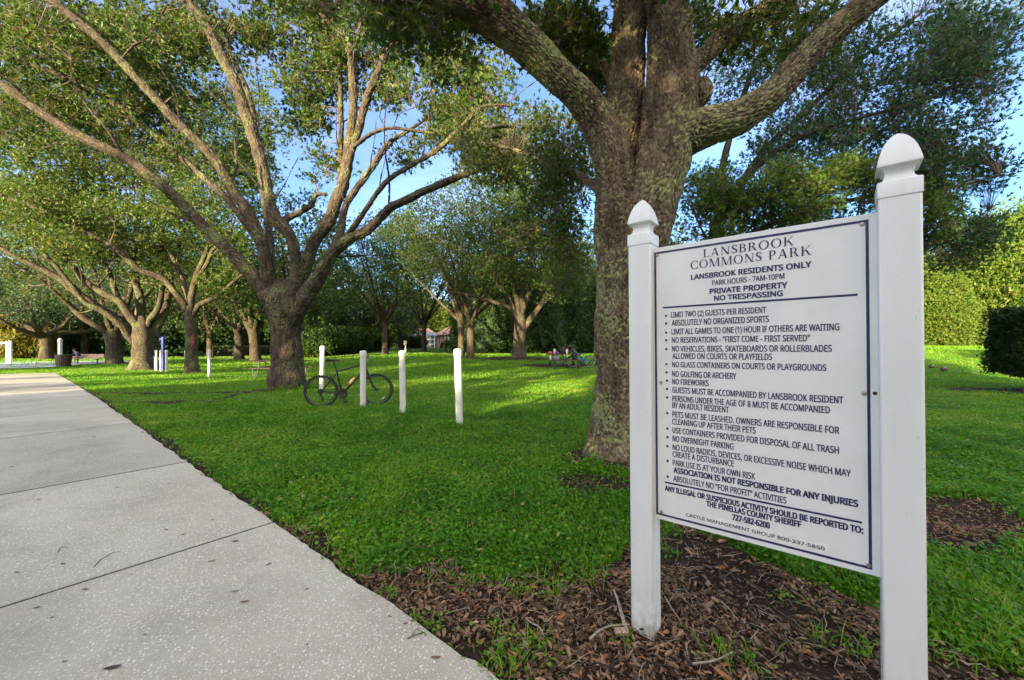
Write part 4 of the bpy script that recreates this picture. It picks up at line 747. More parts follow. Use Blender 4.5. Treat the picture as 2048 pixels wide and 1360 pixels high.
# clipped hedge with bare stems
hb = empty('clipped_hedge', gp(2112, 11.6), 'dark clipped boxy hedge on bare stems, right of the white post', 'hedge')
me = shrub_mesh(46, 1.16, .9, .98, 2600, .07, .032, 7, 6, .10, core=.88, box=True, lump=.035)
link('foliage', me, M['leaf_hedge'], hb, (0, 0, .46))
for i in range(7):
    mb = MB(); x = -.75 + .25 * i; mb.tube([(x * .75, .1 * math.sin(i * 3), -.05), (x * .85, .1 * math.sin(i * 2), .3), (x, .2 * math.sin(i), .75)], [.03, .025, .015], 6); mb.obj('stem', M['twig'], hb)

# ------------------------------------------------------------------ the rules sign
PW = .107                                                    # post width
ex, en = np.array([.773, -.635]), np.array([.635, .773])     # along the sign (to the right), and away from the viewer
sg = empty('rules_sign', (.676, 1.888, 0), 'white park rules sign with navy lettering on two white posts', 'sign')
base = Matrix.Translation((.676, 1.888, 0)) @ Matrix(((ex[0], en[0], 0, 0), (ex[1], en[1], 0, 0), (0, 0, 1, 0), (0, 0, 0, 1)))
sg.matrix_world = base @ Matrix.Translation((0, 0, 1.2)) @ Matrix.Rotation(R(-.45), 4, 'Y') @ Matrix.Translation((0, 0, -1.2))
SWID = .779
for X, z0, zc in ((-.053, -.25, 1.838), (SWID + .053, -.25, 1.853)):
    mb = MB(); mb.box((0, 0, (z0 + zc) / 2), (PW, PW, zc - z0)); p = mb.obj('post', M['vinyl'], sg, (X, 0, 0), .006)
    h = PW / 2 + .0025
    prof = [(h, -.004), (h, .046), (h * .97, .050), (h * .80, .054), (h * .69, .062), (h * .64, .074), (h * .66, .086), (h * .76, .096), (h * .98, .101), (h * 1.0, .105), (h * .985, .111), (h * .93, .128), (h * .865, .143), (h * .79, .158), (h * .68, .175), (h * .565, .188), (h * .45, .199), (h * .33, .208), (h * .19, .216), (h * .05, .222)]
    mb = MB(); mb.lathe(prof, 4, (0, 0, 0), True); mb.obj('post_cap', M['vinyl'], p, (0, 0, zc), .0025, 30)
ZB, ZT = .549, 1.818
mb = MB(); mb.box((SWID / 2, 0, (ZB + ZT) / 2), (SWID + .03, .011, ZT - ZB)); pan = mb.obj('panel', M['panel'], sg, None, .001)
def s_of(x, y):
    q = (x - CX) / F; s = (1.888 * q - .676) / (.773 + .635 * q); return s, EYE + (HY - y) / F * (1.888 - .635 * s)
def z4(x, y): return s_of(1240 + x / 3.778, 400 + y / 3.778)
def z5(x, y): return s_of(1240 + x / 3.1625, 740 + y / 3.1625)
YF = -.0065
fpath = os.path.join(bpy.utils.system_resource('DATAFILES', path='fonts') or '', 'NotoSansHebrew-Regular.woff2')
try: FONT = bpy.data.fonts.load(fpath)
except Exception: FONT = None
dgr = bpy.context.evaluated_depsgraph_get
def text_geo(s, off):
    cu = bpy.data.curves.new('t', 'FONT'); cu.body = s; cu.size = 1; cu.resolution_u = 4; cu.fill_mode = 'FRONT'
    if FONT: cu.font = FONT
    o = bpy.data.objects.new('t', cu); C.objects.link(o); dg = dgr(); dg.update(); me = bpy.data.meshes.new_from_object(o.evaluated_get(dg))
    V = np.array([v.co[:] for v in me.vertices]).reshape(-1, 3); Fc = [tuple(p.vertices) for p in me.polygons]
    bpy.data.objects.remove(o); bpy.data.curves.remove(cu); bpy.data.meshes.remove(me); return V, Fc
HCAP = {}
def cap_h(off):
    if off not in HCAP: V, _ = text_geo('H', off); HCAP[off] = (V[:, 1].min(), V[:, 1].max())
    return HCAP[off]
let = MB(); REG, BOLD = .055, .125
def line(txt, fn, x0, yb, yt, x1, off):
    s0, zb = fn(x0, yb); _, zt = fn(x0, yt); s1 = fn(x1, yb)[0]
    # the far end lies lower or higher in the picture, so solve its place along the same level line
    for _ in range(6):
        yy = HY - (zb - EYE) * F / (1.888 - .635 * s1); xx = (1240 + x1 / 3.778) if fn is z4 else (1240 + x1 / 3.1625); s1 = s_of(xx, yy)[0]
    V, Fc = text_geo(txt, off); lo, hi = cap_h(off); a, b = V[:, 0].min(), V[:, 0].max()
    w = off * (zt - zb) / 2; k = 8 if off > .05 else 4     # heavier strokes: the same outlines set again a hair to each side
    for q in range(k):
        an = 2 * math.pi * q / k + .4; dx, dz = w * math.cos(an), w * math.sin(an) * .8
        let.add([(s0 + w + (v[0] - a) / (b - a) * (s1 - s0 - 2 * w) + dx, YF - .00004 * q, zb + w * .8 + (v[1] - lo) / (hi - lo) * (zt - zb - 1.6 * w) + dz) for v in V], Fc)
for a in [('LANSBROOK RESIDENTS ONLY', 545, 607, 567, 1458, BOLD), ('PARK HOURS - 7AM-10PM', 705, 650, 611, 1252, REG), ('PRIVATE PROPERTY', 685, 716, 674, 1275, BOLD), ('NO TRESPASSING', 718, 767, 727, 1240, BOLD),
          ('LIMIT TWO (2) GUESTS PER RESIDENT', 392, 890, 849, 1112, REG), ('ABSOLUTELY NO ORGANIZED SPORTS', 397, 952, 909, 1132, REG), ('LIMIT ALL GAMES TO ONE (1) HOUR IF OTHERS ARE WAITING', 395, 1017, 975, 1663, REG), ('NO RESERVATIONS - "FIRST COME - FIRST SERVED"', 397, 1080, 1039, 1440, REG),
          ('NO VEHICLES, BIKES, SKATEBOARDS OR ROLLERBLADES', 397, 1146, 1104, 1605, REG), ('ALLOWED ON COURTS OR PLAYFIELDS', 400, 1200, 1158, 1153, REG), ('NO GLASS CONTAINERS ON COURTS OR PLAYGROUNDS', 398, 1263, 1222, 1562, REG)]: line(a[0], z4, *a[1:])
for a in [('NO GOLFING OR ARCHERY', 332, 42, 6, 738, REG), ('NO FIREWORKS', 332, 90, 55, 563, REG), ('GUESTS MUST BE ACCOMPANIED BY LANSBROOK RESIDENT', 333, 143, 107, 1413, REG), ('PERSONS UNDER THE AGE OF 8 MUST BE ACCOMPANIED', 332, 197, 161, 1327, REG), ('BY AN ADULT RESIDENT', 332, 239, 203, 690, REG),
          ('PETS MUST BE LEASHED. OWNERS ARE RESPONSIBLE FOR', 332, 296, 260, 1385, REG), ('CLEANING UP AFTER THEIR PETS', 332, 342, 306, 858, REG), ('USE CONTAINERS PROVIDED FOR DISPOSAL OF ALL TRASH', 332, 396, 360, 1382, REG), ('NO OVERNIGHT PARKING', 332, 449, 413, 717, REG),
          ('NO LOUD RADIOS, DEVICES, OR EXCESSIVE NOISE WHICH MAY', 332, 503, 467, 1455, REG), ('CREATE A DISTURBANCE', 332, 547, 511, 718, REG), ('PARK USE IS AT YOUR OWN RISK', 332, 600, 564, 852, REG), ('ASSOCIATION IS NOT RESPONSIBLE FOR ANY INJURIES', 336, 647, 611, 1500, BOLD),
          ('ABSOLUTELY NO "FOR PROFIT" ACTIVITIES', 335, 700, 664, 1048, REG), ('ANY ILLEGAL OR SUSPICIOUS ACTIVITY SHOULD BE REPORTED TO:', 280, 759, 725, 1530, BOLD), ('THE PINELLAS COUNTY SHERIFF', 540, 859, 823, 1140, BOLD), ('727-582-6200', 703, 946, 908, 942, BOLD), ('CASTLE MANAGEMENT GROUP 800-337-5850', 413, 920, 901, 1285, .055)]: line(a[0], z5, *a[1:])
def dot(p, rr=.0056): let.add([(p[0] + rr * math.cos(i * math.pi / 8), YF, p[1] + rr * math.sin(i * math.pi / 8)) for i in range(16)], [tuple(range(16))])
for y in (877, 935, 1003, 1060, 1127, 1240, 1302): dot(z4(355, y))
for y in (68, 120, 173, 272, 370, 423, 480, 573, 672): dot(z5(300, y))
let.obj('lettering', M['navy'], pan)
# the two title lines in a serif face, drawn letter by letter: heavy stems, thin joins, bracketed serifs
def ring(cx, cy, rx, ry, tx, ty, a0, a1, n=28):
    P = []
    for i in range(n + 1):
        a = R(a0 + (a1 - a0) * i / n); P.append(((cx + rx * math.cos(a), cy + ry * math.sin(a)), (cx + (rx - tx) * math.cos(a), cy + (ry - ty) * math.sin(a))))
    return [(P[i][0], P[i + 1][0], P[i + 1][1], P[i][1]) for i in range(n)]
def stem(x, w=.15, y0=0, y1=1, s=.09): return [((x, y0), (x + w, y0), (x + w, y1), (x, y1)), ((x - s, y0), (x + w + s, y0), (x + w + s * .5, y0 + .045), (x - s * .5, y0 + .045)), ((x - s * .5, y1 - .045), (x + w + s * .5, y1 - .045), (x + w + s, y1), (x - s, y1))]
def dia(x0, y0, x1, y1, w): return [((x0, y0), (x0 + w, y0), (x1 + w, y1), (x1, y1))]
def foot(x, y, s=.15): return [((x - s, y), (x + s, y), (x + s * .6, y + .045 * (1 if y < .5 else -1)), (x - s * .6, y + .045 * (1 if y < .5 else -1)))]
def spl(pts, n=8):
    P = crom(np.array([[p[0], p[1], 0, p[2]] for p in pts]), .04); d = unit(np.gradient(P[:, :2], axis=0)); nn = np.stack([-d[:, 1], d[:, 0]], -1)
    a, b = P[:, :2] + nn * P[:, 3:] / 2, P[:, :2] - nn * P[:, 3:] / 2
    return [(tuple(a[i]), tuple(a[i + 1]), tuple(b[i + 1]), tuple(b[i])) for i in range(len(P) - 1)]
bowl = lambda x, y0, y1, rx: ring(x, (y0 + y1) / 2, rx, (y1 - y0) / 2, .15, .05, -90, 90) + [((x - .2, y0), (x, y0), (x, y0 + .05), (x - .2, y0 + .05)), ((x - .2, y1 - .05), (x, y1 - .05), (x, y1), (x - .2, y1))]
G = {'L': (.72, stem(.12) + [((.12, 0), (.68, 0), (.68, .05), (.12, .05)), ((.62, .04), (.68, .04), (.70, .26), (.66, .26))]),
     'A': (.98, dia(.12, 0, .44, .98, .06) + dia(.70, 0, .42, 1.0, .16) + [((.25, .30), (.68, .30), (.68, .36), (.25, .36))] + foot(.15, 0, .13) + foot(.78, 0, .15)),
     'N': (1.02, stem(.14, .06, 0, 1, .08) + stem(.80, .06, 0, 1, .08) + dia(.68, 0, .12, 1, .17)),
     'S': (.66, spl([(.56, .80, .05), (.50, .90, .06), (.35, .97, .08), (.18, .90, .12), (.12, .76, .15), (.20, .62, .16), (.36, .52, .17), (.50, .40, .16), (.54, .24, .15), (.46, .09, .11), (.30, .03, .07), (.16, .08, .06), (.08, .22, .05)]) + [((.53, .72), (.59, .72), (.57, .97), (.54, .97)), ((.05, .03), (.08, .03), (.11, .30), (.05, .30))]),
     'B': (.80, stem(.12) + bowl(.42, .50, 1, .24) + bowl(.46, 0, .53, .27)), 'P': (.76, stem(.12) + bowl(.42, .44, 1, .27)),
     'R': (.92, stem(.12) + bowl(.42, .47, 1, .26) + dia(.68, 0, .38, .50, .17) + foot(.78, 0, .13)),
     'O': (1.04, ring(.52, .5, .47, .53, .16, .05, 0, 360, 48)), 'C': (.92, ring(.52, .5, .47, .53, .16, .05, 42, 318, 44) + [((.84, .66), (.89, .66), (.87, .98), (.84, .98)), ((.84, .02), (.87, .02), (.89, .30), (.84, .30))]),
     'K': (.98, stem(.12) + dia(.26, .44, .72, 1, .06) + dia(.70, 0, .36, .58, .17) + foot(.76, 1, .13) + foot(.80, 0, .15)),
     'M': (1.22, stem(.12, .06, 0, 1, .08) + stem(.96, .15, 0, 1, .08) + dia(.50, 0, .14, 1, .16) + dia(.54, 0, .96, 1, .06)), ' ': (.42, [])}
tit = MB()
def title(txt, x0, yb, yt, x1):
    s0, zb = z4(x0, yb); zt = z4(x0, yt)[1]; s1 = 0
    for _ in range(8): s1 = s_of(1240 + x1 / 3.778, HY - (zb - EYE) * F / (1.888 - .635 * s1))[0]
    tot = sum(G[c][0] + .07 for c in txt) - .07; k = (s1 - s0) / tot; x = 0; q = 0
    for c in txt:
        for poly in G[c][1]: q += 1; tit.add([(s0 + (x + p[0]) * k, YF - .0002 - q % 9 * .00006, zb + p[1] * (zt - zb)) for p in poly], [tuple(range(len(poly)))])
        x += G[c][0] + .07
title('LANSBROOK', 637, 438, 379, 1330); title('COMMONS PARK', 541, 527, 467, 1462)
tit.obj('title_lettering', M['navy'], pan)
# border and rules
br = MB()
o0, o1 = z4(270, 403)[0], z4(1891, 153)[0]; zt, zb = (z4(270, 403)[1] + z4(1891, 153)[1]) / 2, (z5(238, 906)[1] + z5(1601, 1276)[1]) / 2; bw = .0088
for (a, b, c, d) in ((o0, o1, zt - bw, zt), (o0, o1, zb, zb + bw), (o0, o0 + bw, zb + bw, zt - bw), (o1 - bw, o1, zb + bw, zt - bw)): br.add([(a, YF, c), (b, YF, c), (b, YF, d), (a, YF, d)], [(0, 1, 2, 3)])
br.obj('border', M['navy'], pan)
for (pa, pb, fn) in (((332, 817), (1803, 725), z4), ((282, 706), (1522, 970), z5)):
    rl = MB(); a, b = fn(*pa), fn(*pb); z = (a[1] + b[1]) / 2; rl.add([(a[0], YF, z - .0038), (b[0], YF, z - .0038), (b[0], YF, z + .0038), (a[0], YF, z + .0038)], [(0, 1, 2, 3)]); rl.obj('rule_line', M['navy'], pan)
for p in (z4(291, 419), z4(1843, 196), z5(262, 77), z5(1543, 158), z5(258, 893), z5(1560, 1240)):
    mb = MB(); mb.lathe([(.0075, 0), (.0075, .0012), (.0058, .0036), (.003, .0042), (.0026, .0032), (.0005, .0032)], 16)
    mb.v = [(x + p[0], YF + .001 - z, y + p[1]) for (x, y, z) in mb.v]; mb.obj('screw', M['screw'], pan)
p = z5(1612, 158); mb = MB(); mb.lathe([(.0062, 0), (.0062, .0008), (.0005, .001)], 14); mb.v = [(x + p[0], YF + .001 - z, y + p[1]) for (x, y, z) in mb.v]; mb.obj('screw_hole', M['hole'], pan)
p = z5(1303, 1140); a = z5(1296, 1118); mb = MB(); mb.box((a[0] - .20, YF + .0012, (p[1] + a[1]) / 2 + .002), (.41, .0006, .026)); mb.obj('sticker', M['white_paint'], pan)

# ------------------------------------------------------------------ bollards
bp = empty('bollard', (0, 0, 0), 'x', 'bollard', 'white bollards on the lawn')
mb = MB(); mb.lathe([(.060, -.15), (.060, 1.14)], 28); bp_post = mb.obj('pipe', M['pvc'], bp)
mb = MB(); mb.lathe([(.0695, 1.10), (.0695, 1.185), (.066, 1.197), (.056, 1.207), (.038, 1.215), (.018, 1.219), (.002, 1.22)], 28); mb.obj('pipe_cap', M['pvc'], bp)
BL = [(919, 6.62, 1.045, .9, 'nearest white bollard, scuffed dark low on its right side'), (806, 7.78, 1.0, .7, 'cream white bollard right of the bicycle front wheel'), (726, 8.42, 1.0, .6, 'white bollard that the black bicycle leans against'), (643, 11.25, 1.065, .8, 'white bollard seen through the bicycle rear wheel'),
      (418, 18.0, 1.02, .3, 'white bollard standing alone right of the slim oak'), (371.5, 21.9, 1.02, .2, 'white bollard half hidden behind the slim oak'), (333, 22.6, 1.02, .2, 'nearest of the three white bollards by the blue post'), (322, 23.7, 1.02, .2, 'middle one of the three white bollards by the blue post'), (313, 24.5, 1.02, .2, 'leftmost of the three white bollards, beside the wide oak trunk')]
for i, (x, d, s, lean, lab) in enumerate(BL):
    X = (x - CX) / F * d; o = bp if i == 0 else dup(bp, (0, 0, 0)); o.location = (X, d, float(T(X, d)) + .012); o.scale = (1, 1, s); o['label'] = lab; o.rotation_euler = (R(-.2), R(-1.6 * lean), i * 1.1)

# ------------------------------------------------------------------ bicycles
def wheel(c, rr, root, refl):
    w = MB(); w.torus(c, rr - .021, .023, 56, 10); o = w.obj('wheel', M['rubber'], root)
    b = MB(); b.torus(c, rr - .058, .010, 56, 8, squash=1.15); b.obj('rim', M['black_paint'], o)
    b = MB(); b.torus((c[0], c[1], c[2]), rr - .046, .0055, 56, 6, squash=2.6); b.obj('brake_track', M['alloy'], o)
    h = MB(); h.tube([(c[0], -.05, c[2]), (c[0], -.03, c[2]), (c[0], .03, c[2]), (c[0], .05, c[2])], [.012, .022, .022, .012], 12)
    for s in (-1, 1): h.lathe([(.03, -.003), (.03, .003)], 14)
    h2 = MB(); h2.tube([(c[0], -.05, c[2]), (c[0], -.035, c[2]), (c[0], -.03, c[2]), (c[0], .03, c[2]), (c[0], .035, c[2]), (c[0], .05, c[2])], [.012, .014, .028, .028, .014, .012], 14); h2.obj('hub', M['dark_metal'], o)
    sp = MB()
    for i in range(28):
        a = 2 * math.pi * i / 28; b_ = a + (.45 if (i // 2) % 2 else -.45); s = .026 if i % 2 else -.026
        sp.tube([(c[0] + .024 * math.cos(b_), s, c[2] + .024 * math.sin(b_)), (c[0] + (rr - .05) * math.cos(a), s * .15, c[2] + (rr - .05) * math.sin(a))], .0011, 3, False)
    sp.obj('spokes', M['dark_metal'], o)
    if refl is not None:
        a = refl; m_ = Matrix.Rotation(-a, 3, 'Y'); rf = MB(); rf.box((c[0] + .235 * math.cos(a), -.012, c[2] + .235 * math.sin(a)), (.018, .010, .075), m_); rf.obj('reflector', M['label_white'], o, None, .003)
def bicycle(lab, loc, rz, lean, fm, wb=1.1, rr=.35, refl=(-.35, -.95), low=False, sad=1.0, bars=1.06, bag=False):
    b = empty('bicycle', loc, lab, 'bicycle'); b.rotation_mode = 'ZXY'; b.rotation_euler = (lean, 0, rz)
    wheel((0, 0, rr), rr, b, refl[0]); wheel((wb, 0, rr), rr, b, refl[1])
    BB, SC, HT, HB, RA, FA = (.43, 0, .285), (.325, 0, .765), (.885, 0, .955), (.93, 0, .80), (0, 0, rr), (wb, 0, rr)
    f = MB(); tt = (.35, 0, .50) if low else (.335, 0, .775)
    f.tube([tt, (.895, 0, .915)], [.019, .023], 10); f.tube([BB, (.92, 0, .83)], [.026, .027], 10); f.tube([BB, SC], .019, 10); f.tube([HB, HT], .02, 10); f.tube([(.43, -.035, .285), (.43, .035, .285)], .023, 12)
    for s in (-1, 1):
        f.tube([(BB[0] - .02, s * .03, BB[2]), (.20, s * .05, .31), (0, s * .062, rr)], [.012, .010, .009], 8); f.tube([(tt[0], s * .014, tt[2] - .02), (.2, s * .048, rr + .62 * (tt[2] - rr) * .86), (0, s * .062, rr)], [.009, .009, .008], 8)
    f.obj('frame', fm, b)
    k = MB(); k.tube([HB, (.945, 0, .75)], [.022, .024], 10)
    for s in (-1, 1): k.tube([(.945, s * .045, .755), (.985, s * .052, .62), (1.06, s * .052, .44), (wb, s * .052, rr)], [.018, .017, .013, .010], 8)
    k.box((.945, 0, .755), (.04, .11, .03)); k.obj('fork', fm if low else M['black_paint'], b)
    h = MB(); h.tube([HT, (.87, 0, 1.0)], .015, 10); h.tube([(.87, 0, .995), (.95, 0, bars)], .015, 10); h.tube([(.93, -.31, bars + .012), (.945, -.10, bars), (.95, 0, bars), (.945, .10, bars), (.93, .31, bars + .012)], .0125, 10)
    hb_ = h.obj('handlebar', M['dark_metal'], b)
    for s in (-1, 1):
        g = MB(); g.tube([(.938, s * .20, bars + .006), (.93, s * .325, bars + .012)], .0185, 10); g.obj('grip', M['rubber'], hb_)
        g = MB(); g.tube([(.95, s * .17, bars), (1.0, s * .19, bars - .03), (.99, s * .30, bars - .05)], [.008, .007, .005], 6); g.obj('brake_lever', M['alloy'], hb_)
    cb = MB()
    for s in (-1, 1): cb.tube([(.99, s * .16, bars), (1.05, s * .1, bars - .06), (1.03, s * .03, bars - .18), (.93, s * .015, .90)], .0028, 5)
    cb.obj('cables', M['rubber'], b)
    st = MB(); st.tube([SC, (.262, 0, 1.0 * sad)], .0138, 10); st.obj('seatpost', M['dark_metal'], b)
    sd = MB(); z = 1.02 * sad; n = 12
    P = [(.105, .02, -.012), (.115, .075, 0), (.16, .082, .008), (.21, .06, .004), (.27, .032, .0), (.34, .022, .002), (.385, .012, -.006)]
    V = [(x, w * math.cos(2 * math.pi * j / n), z + zz + (.022 if math.sin(2 * math.pi * j / n) > 0 else .035) * math.sin(2 * math.pi * j / n)) for (x, w, zz) in P for j in range(n)]
    sd.add(V, [(i * n + j, i * n + (j + 1) % n, (i + 1) * n + (j + 1) % n, (i + 1) * n + j) for i in range(len(P) - 1) for j in range(n)] + [tuple(range(n)), tuple(range(len(P) * n - n, len(P) * n))]); sd.obj('saddle', M['black_cloth'], b)
    cr = MB()
    for rad, y in ((.100, -.052), (.080, -.045), (.05, -.048)): cr.torus((BB[0], y, BB[2]), rad, .009, 36, 6, squash=.5)
    for i in range(5): a = i * 1.2566; cr.tube([(BB[0], -.05, BB[2]), (BB[0] + .085 * math.cos(a), -.05, BB[2] + .085 * math.sin(a))], .007, 6)
    a = R(-62); cr.tube([(BB[0], -.07, BB[2]), (BB[0] + .17 * math.cos(a), -.075, BB[2] + .17 * math.sin(a))], [.014, .010], 8); cr.tube([(BB[0], .06, BB[2]), (BB[0] - .17 * math.cos(a), .07, BB[2] - .17 * math.sin(a))], [.014, .010], 8)
    co = cr.obj('crankset', M['dark_metal'], b)
    for s in (-1, 1): pd = MB(); pd.box((BB[0] - s * .17 * math.cos(a), s * .12, BB[2] - s * .17 * math.sin(a)), (.095, .085, .022)); pd.obj('pedal', M['rubber'], co, None, .004)
    ch = MB()
    for i in range(6): ch.torus((0, -.032 - .004 * i, rr), .052 - .005 * i, .0035, 30, 5)
    ch.obj('cassette', M['dark_metal'], b)
    ch = MB(); ch.tube([(0, -.045, rr + .045), (BB[0], -.052, BB[2] + .092)], .0045, 4); ch.tube([(.03, -.045, .16), (.2, -.05, .17), (BB[0], -.052, BB[2] - .092)], .0045, 4); ch.obj('chain', M['dark_metal'], b)
    dr = MB(); dr.tube([(0, -.06, rr - .01), (.005, -.06, rr - .07), (.02, -.06, .25), (.045, -.06, .165)], [.018, .02, .012, .012], 8); dr.torus((.005, -.055, .255), .022, .007, 16, 6); dr.torus((.045, -.055, .175), .022, .007, 16, 6); dr.obj('derailleur', M['dark_metal'], b)
    for x, z in ((.955, .765), (.20, .655 if not low else .52)):
        v = MB()
        for s in (-1, 1): v.tube([(x + .01, s * .045, z - .06), (x, s * .05, z + .01), (x - .01, s * .025, z + .035)], [.009, .008, .006], 6)
        v.obj('brake', M['dark_metal'], b)
    return b
RA = W(643, 691, 8.62); FA = W(754, 691, 8.86); dv = FA - RA; zb_ = float(T(RA[0], RA[1])) + .012
bike = bicycle('black hybrid bicycle leaning on a white bollard with a drink bottle on its frame', (RA[0], RA[1], zb_), math.atan2(dv[1], dv[0]), R(3.0), M['black_paint'], float(np.hypot(dv[0], dv[1])))
cg = MB()
for s in (-1, 1): cg.tube([(.56, s * .03, .50), (.60, s * .036, .60), (.72, s * .03, .70)], .003, 5)
cg.tube([(.52, 0, .47), (.60, 0, .56)], .005, 5); cg.obj('bottle_cage', M['dark_metal'], bike)
bpy.context.view_layer.update()
bt = empty('drink_bottle', (0, 0, 0), 'small orange and yellow drink bottle held on the black bicycle frame', 'bottle')
bt.matrix_world = bike.matrix_world @ Matrix.Translation((.555, 0, .475)) @ Matrix.Rotation(R(42), 4, 'Y')
mb = MB(); mb.lathe([(.028, 0), (.034, .008), (.035, .05), (.033, .075)], 20); mb.obj('bottle_bottom', M['orange_plastic'], bt)
mb = MB(); mb.lathe([(.0345, .04), (.0355, .05), (.0355, .12), (.034, .125)], 20); mb.obj('paper_label', M['label_white'], bt)
mb = MB(); mb.lathe([(.033, .125), (.034, .14), (.031, .17), (.02, .195), (.014, .205)], 20); mb.obj('bottle_body', M['yellow_drink'], bt)
mb = MB(); mb.lathe([(.018, .203), (.018, .228), (.014, .232)], 16); mb.obj('lid', M['orange_plastic'], bt)
mb = MB(); mb.torus((0, 0, .085), .0345, .004, 24, 6, 'z'); mb.torus((0, 0, .058), .0345, .003, 24, 6, 'z'); mb.obj('label_band', M['label_red'], bt)

# ------------------------------------------------------------------ picnic tables
def picnic_table(lab, loc, rz, ln, wood, leg):
    t = empty('picnic_table', loc, lab, 'picnic table', None, rz)
    mb = MB()
    for k in range(5): mb.box((0, -.30 + .15 * k, .74), (ln, .138, .04))
    mb.obj('tabletop', wood, t, None, .004)
    for s in (-1, 1):
        mb = MB()
        for k in range(2): mb.box((0, s * (.62 + .15 * k), .435), (ln, .138, .04))
        mb.obj('bench_seat', wood, t, None, .004)
    for x in (-ln * .34, ln * .34):
        mb = MB()
        for s in (-1, 1): mb.tube([(x, s * .28, .715), (x, s * .30, .40), (x, s * .42, .10), (x, s * .62, .0)], .028, 8); mb.tube([(x, s * .62, .0), (x, s * .74, .12), (x, s * .74, .41)], .028, 8)
        mb.tube([(x, -.76, .40), (x, .76, .40)], .024, 8); mb.tube([(x, -.32, .70), (x, .32, .70)], .024, 8); mb.obj('leg_frame', leg, t)
    return t
g = gp(561, 18.2); picnic_table('brown picnic table half hidden behind the tall spreading oak trunk', g, R(4), 2.35, M['brown_wood'], M['steel'])
g = gp(1128, 21.6); tz = g[2]; picnic_table('dark picnic table loaded with bottles and bags in front of the dark hedge', (g[0], g[1], tz), R(6), 1.9, M['brown_wood'], M['dark_metal'])
bl = gp(1180, 21.7); fb = gp(1146, 21.5)
bicycle('bright blue step-through bicycle parked at the far picnic table', (bl[0], bl[1], bl[2]), math.atan2(fb[1] - bl[1], fb[0] - bl[0]), R(-4), M['blue_paint'], 1.0, .33, (None, None), True, .95, 1.0)
b2 = gp(1119, 23.2); f2 = gp(1156, 23.4)
bicycle('dark bicycle parked behind the far picnic table', (b2[0], b2[1], b2[2]), math.atan2(f2[1] - b2[1], f2[0] - b2[0]), R(3), M['black_paint'], 1.03, .34, (None, None))
def on_table(x, dy=-.1): X = (x - CX) / F * (g[1] + dy); return (X, g[1] + dy, tz + .76)
def tumbler(lab, loc, mbody, mlid, s=1.0):
    o = empty('tumbler', loc, lab, 'bottle'); mb = MB(); mb.lathe([(.045, 0), (.05, .01), (.055, .20), (.052, .21)], 18); mb.obj('body', mbody, o); mb = MB(); mb.lathe([(.056, .205), (.056, .23), (.03, .245), (.028, .27), (.01, .272)], 18); mb.obj('lid', mlid, o); o.scale = (s,) * 3
tumbler('pale pink tumbler on the left half of the far picnic table', on_table(1109), M['label_white'], M['label_white'], 1.05); tumbler('white and red tumbler on the right half of the far picnic table', on_table(1134), M['white_paint'], M['red_plastic'], 1.15)
tumbler('small pale tumbler standing on the near bench of the far picnic table', (on_table(1099)[0], g[1] - .62, tz + .455), M['label_white'], M['label_white'], .9)
def bag(name, lab, cat, loc, d, m, m2, seed):
    o = empty(name, loc, lab, cat); rr_ = np.random.default_rng(seed); mb = MB(); n = 16; pr = [(.72, 0), (1, .08), (1.03, .35), (.95, .7), (.72, .92), (.3, 1.0), (.02, 1.0)]; mb.lathe(pr, n)
    mb.v = [(x * d[0] / 2 * (1 + .12 * math.sin(5 * z + seed)), y * d[1] / 2 * (1 + .1 * math.cos(4 * x + seed)), z * d[2] * (1 + .08 * math.sin(3 * x + seed))) for (x, y, z) in mb.v]; mb.obj('pouch', m, o, None, 0, 60)
    h = MB(); h.tube([(-.1 * d[0], 0, d[2] * .95), (-.06 * d[0], 0, d[2] * 1.12), (.06 * d[0], 0, d[2] * 1.12), (.1 * d[0], 0, d[2] * .95)], .012, 6); h.obj('strap', m2, o)
    h = MB(); h.box((0, -d[1] * .5, d[2] * .35), (d[0] * .55, .05, d[2] * .35)); h.obj('pocket', m, o, None, .012)
bag('cooler_bag', 'black bag standing upright on the far picnic table', 'bag', on_table(1126, .1), (.34, .24, .33), M['black_cloth'], M['grey_cloth'], 1)
bag('purple_bag', 'small purple pouch beside the pale pink tumbler', 'bag', on_table(1114, -.2), (.2, .15, .12), M['purple_cloth'], M['purple_cloth'], 2)
bag('grey_bag', 'grey bag slumped on the bench of the far picnic table', 'bag', (on_table(1110)[0], g[1] - .66, tz + .455), (.34, .24, .2), M['grey_cloth'], M['black_cloth'], 3)
bag('backpack', 'black and grey backpack hung on the front of the blue bicycle', 'backpack', (fb[0] + .06, fb[1] - .22, fb[2] + .42), (.30, .22, .46), M['black_cloth'], M['grey_cloth'], 4)
o = empty('bicycle_helmet', on_table(1100, -.15), 'red and black bicycle helmet at the left end of the far picnic table', 'helmet')
mb = MB(); mb.lathe([(.125, 0), (.135, .03), (.12, .09), (.08, .135), (.03, .15), (.002, .15)], 18); mb.obj('shell', M['red_plastic'], o)
mb = MB()
for k in range(4): mb.tube([(-.13 + .02, -.06 + .04 * k, .05), (0, -.07 + .045 * k, .152 - abs(k - 1.5) * .02), (.12, -.06 + .04 * k, .05)], .014, 6)
mb.torus((0, 0, .01), .13, .014, 20, 6, 'z'); mb.obj('vents', M['black_cloth'], o)

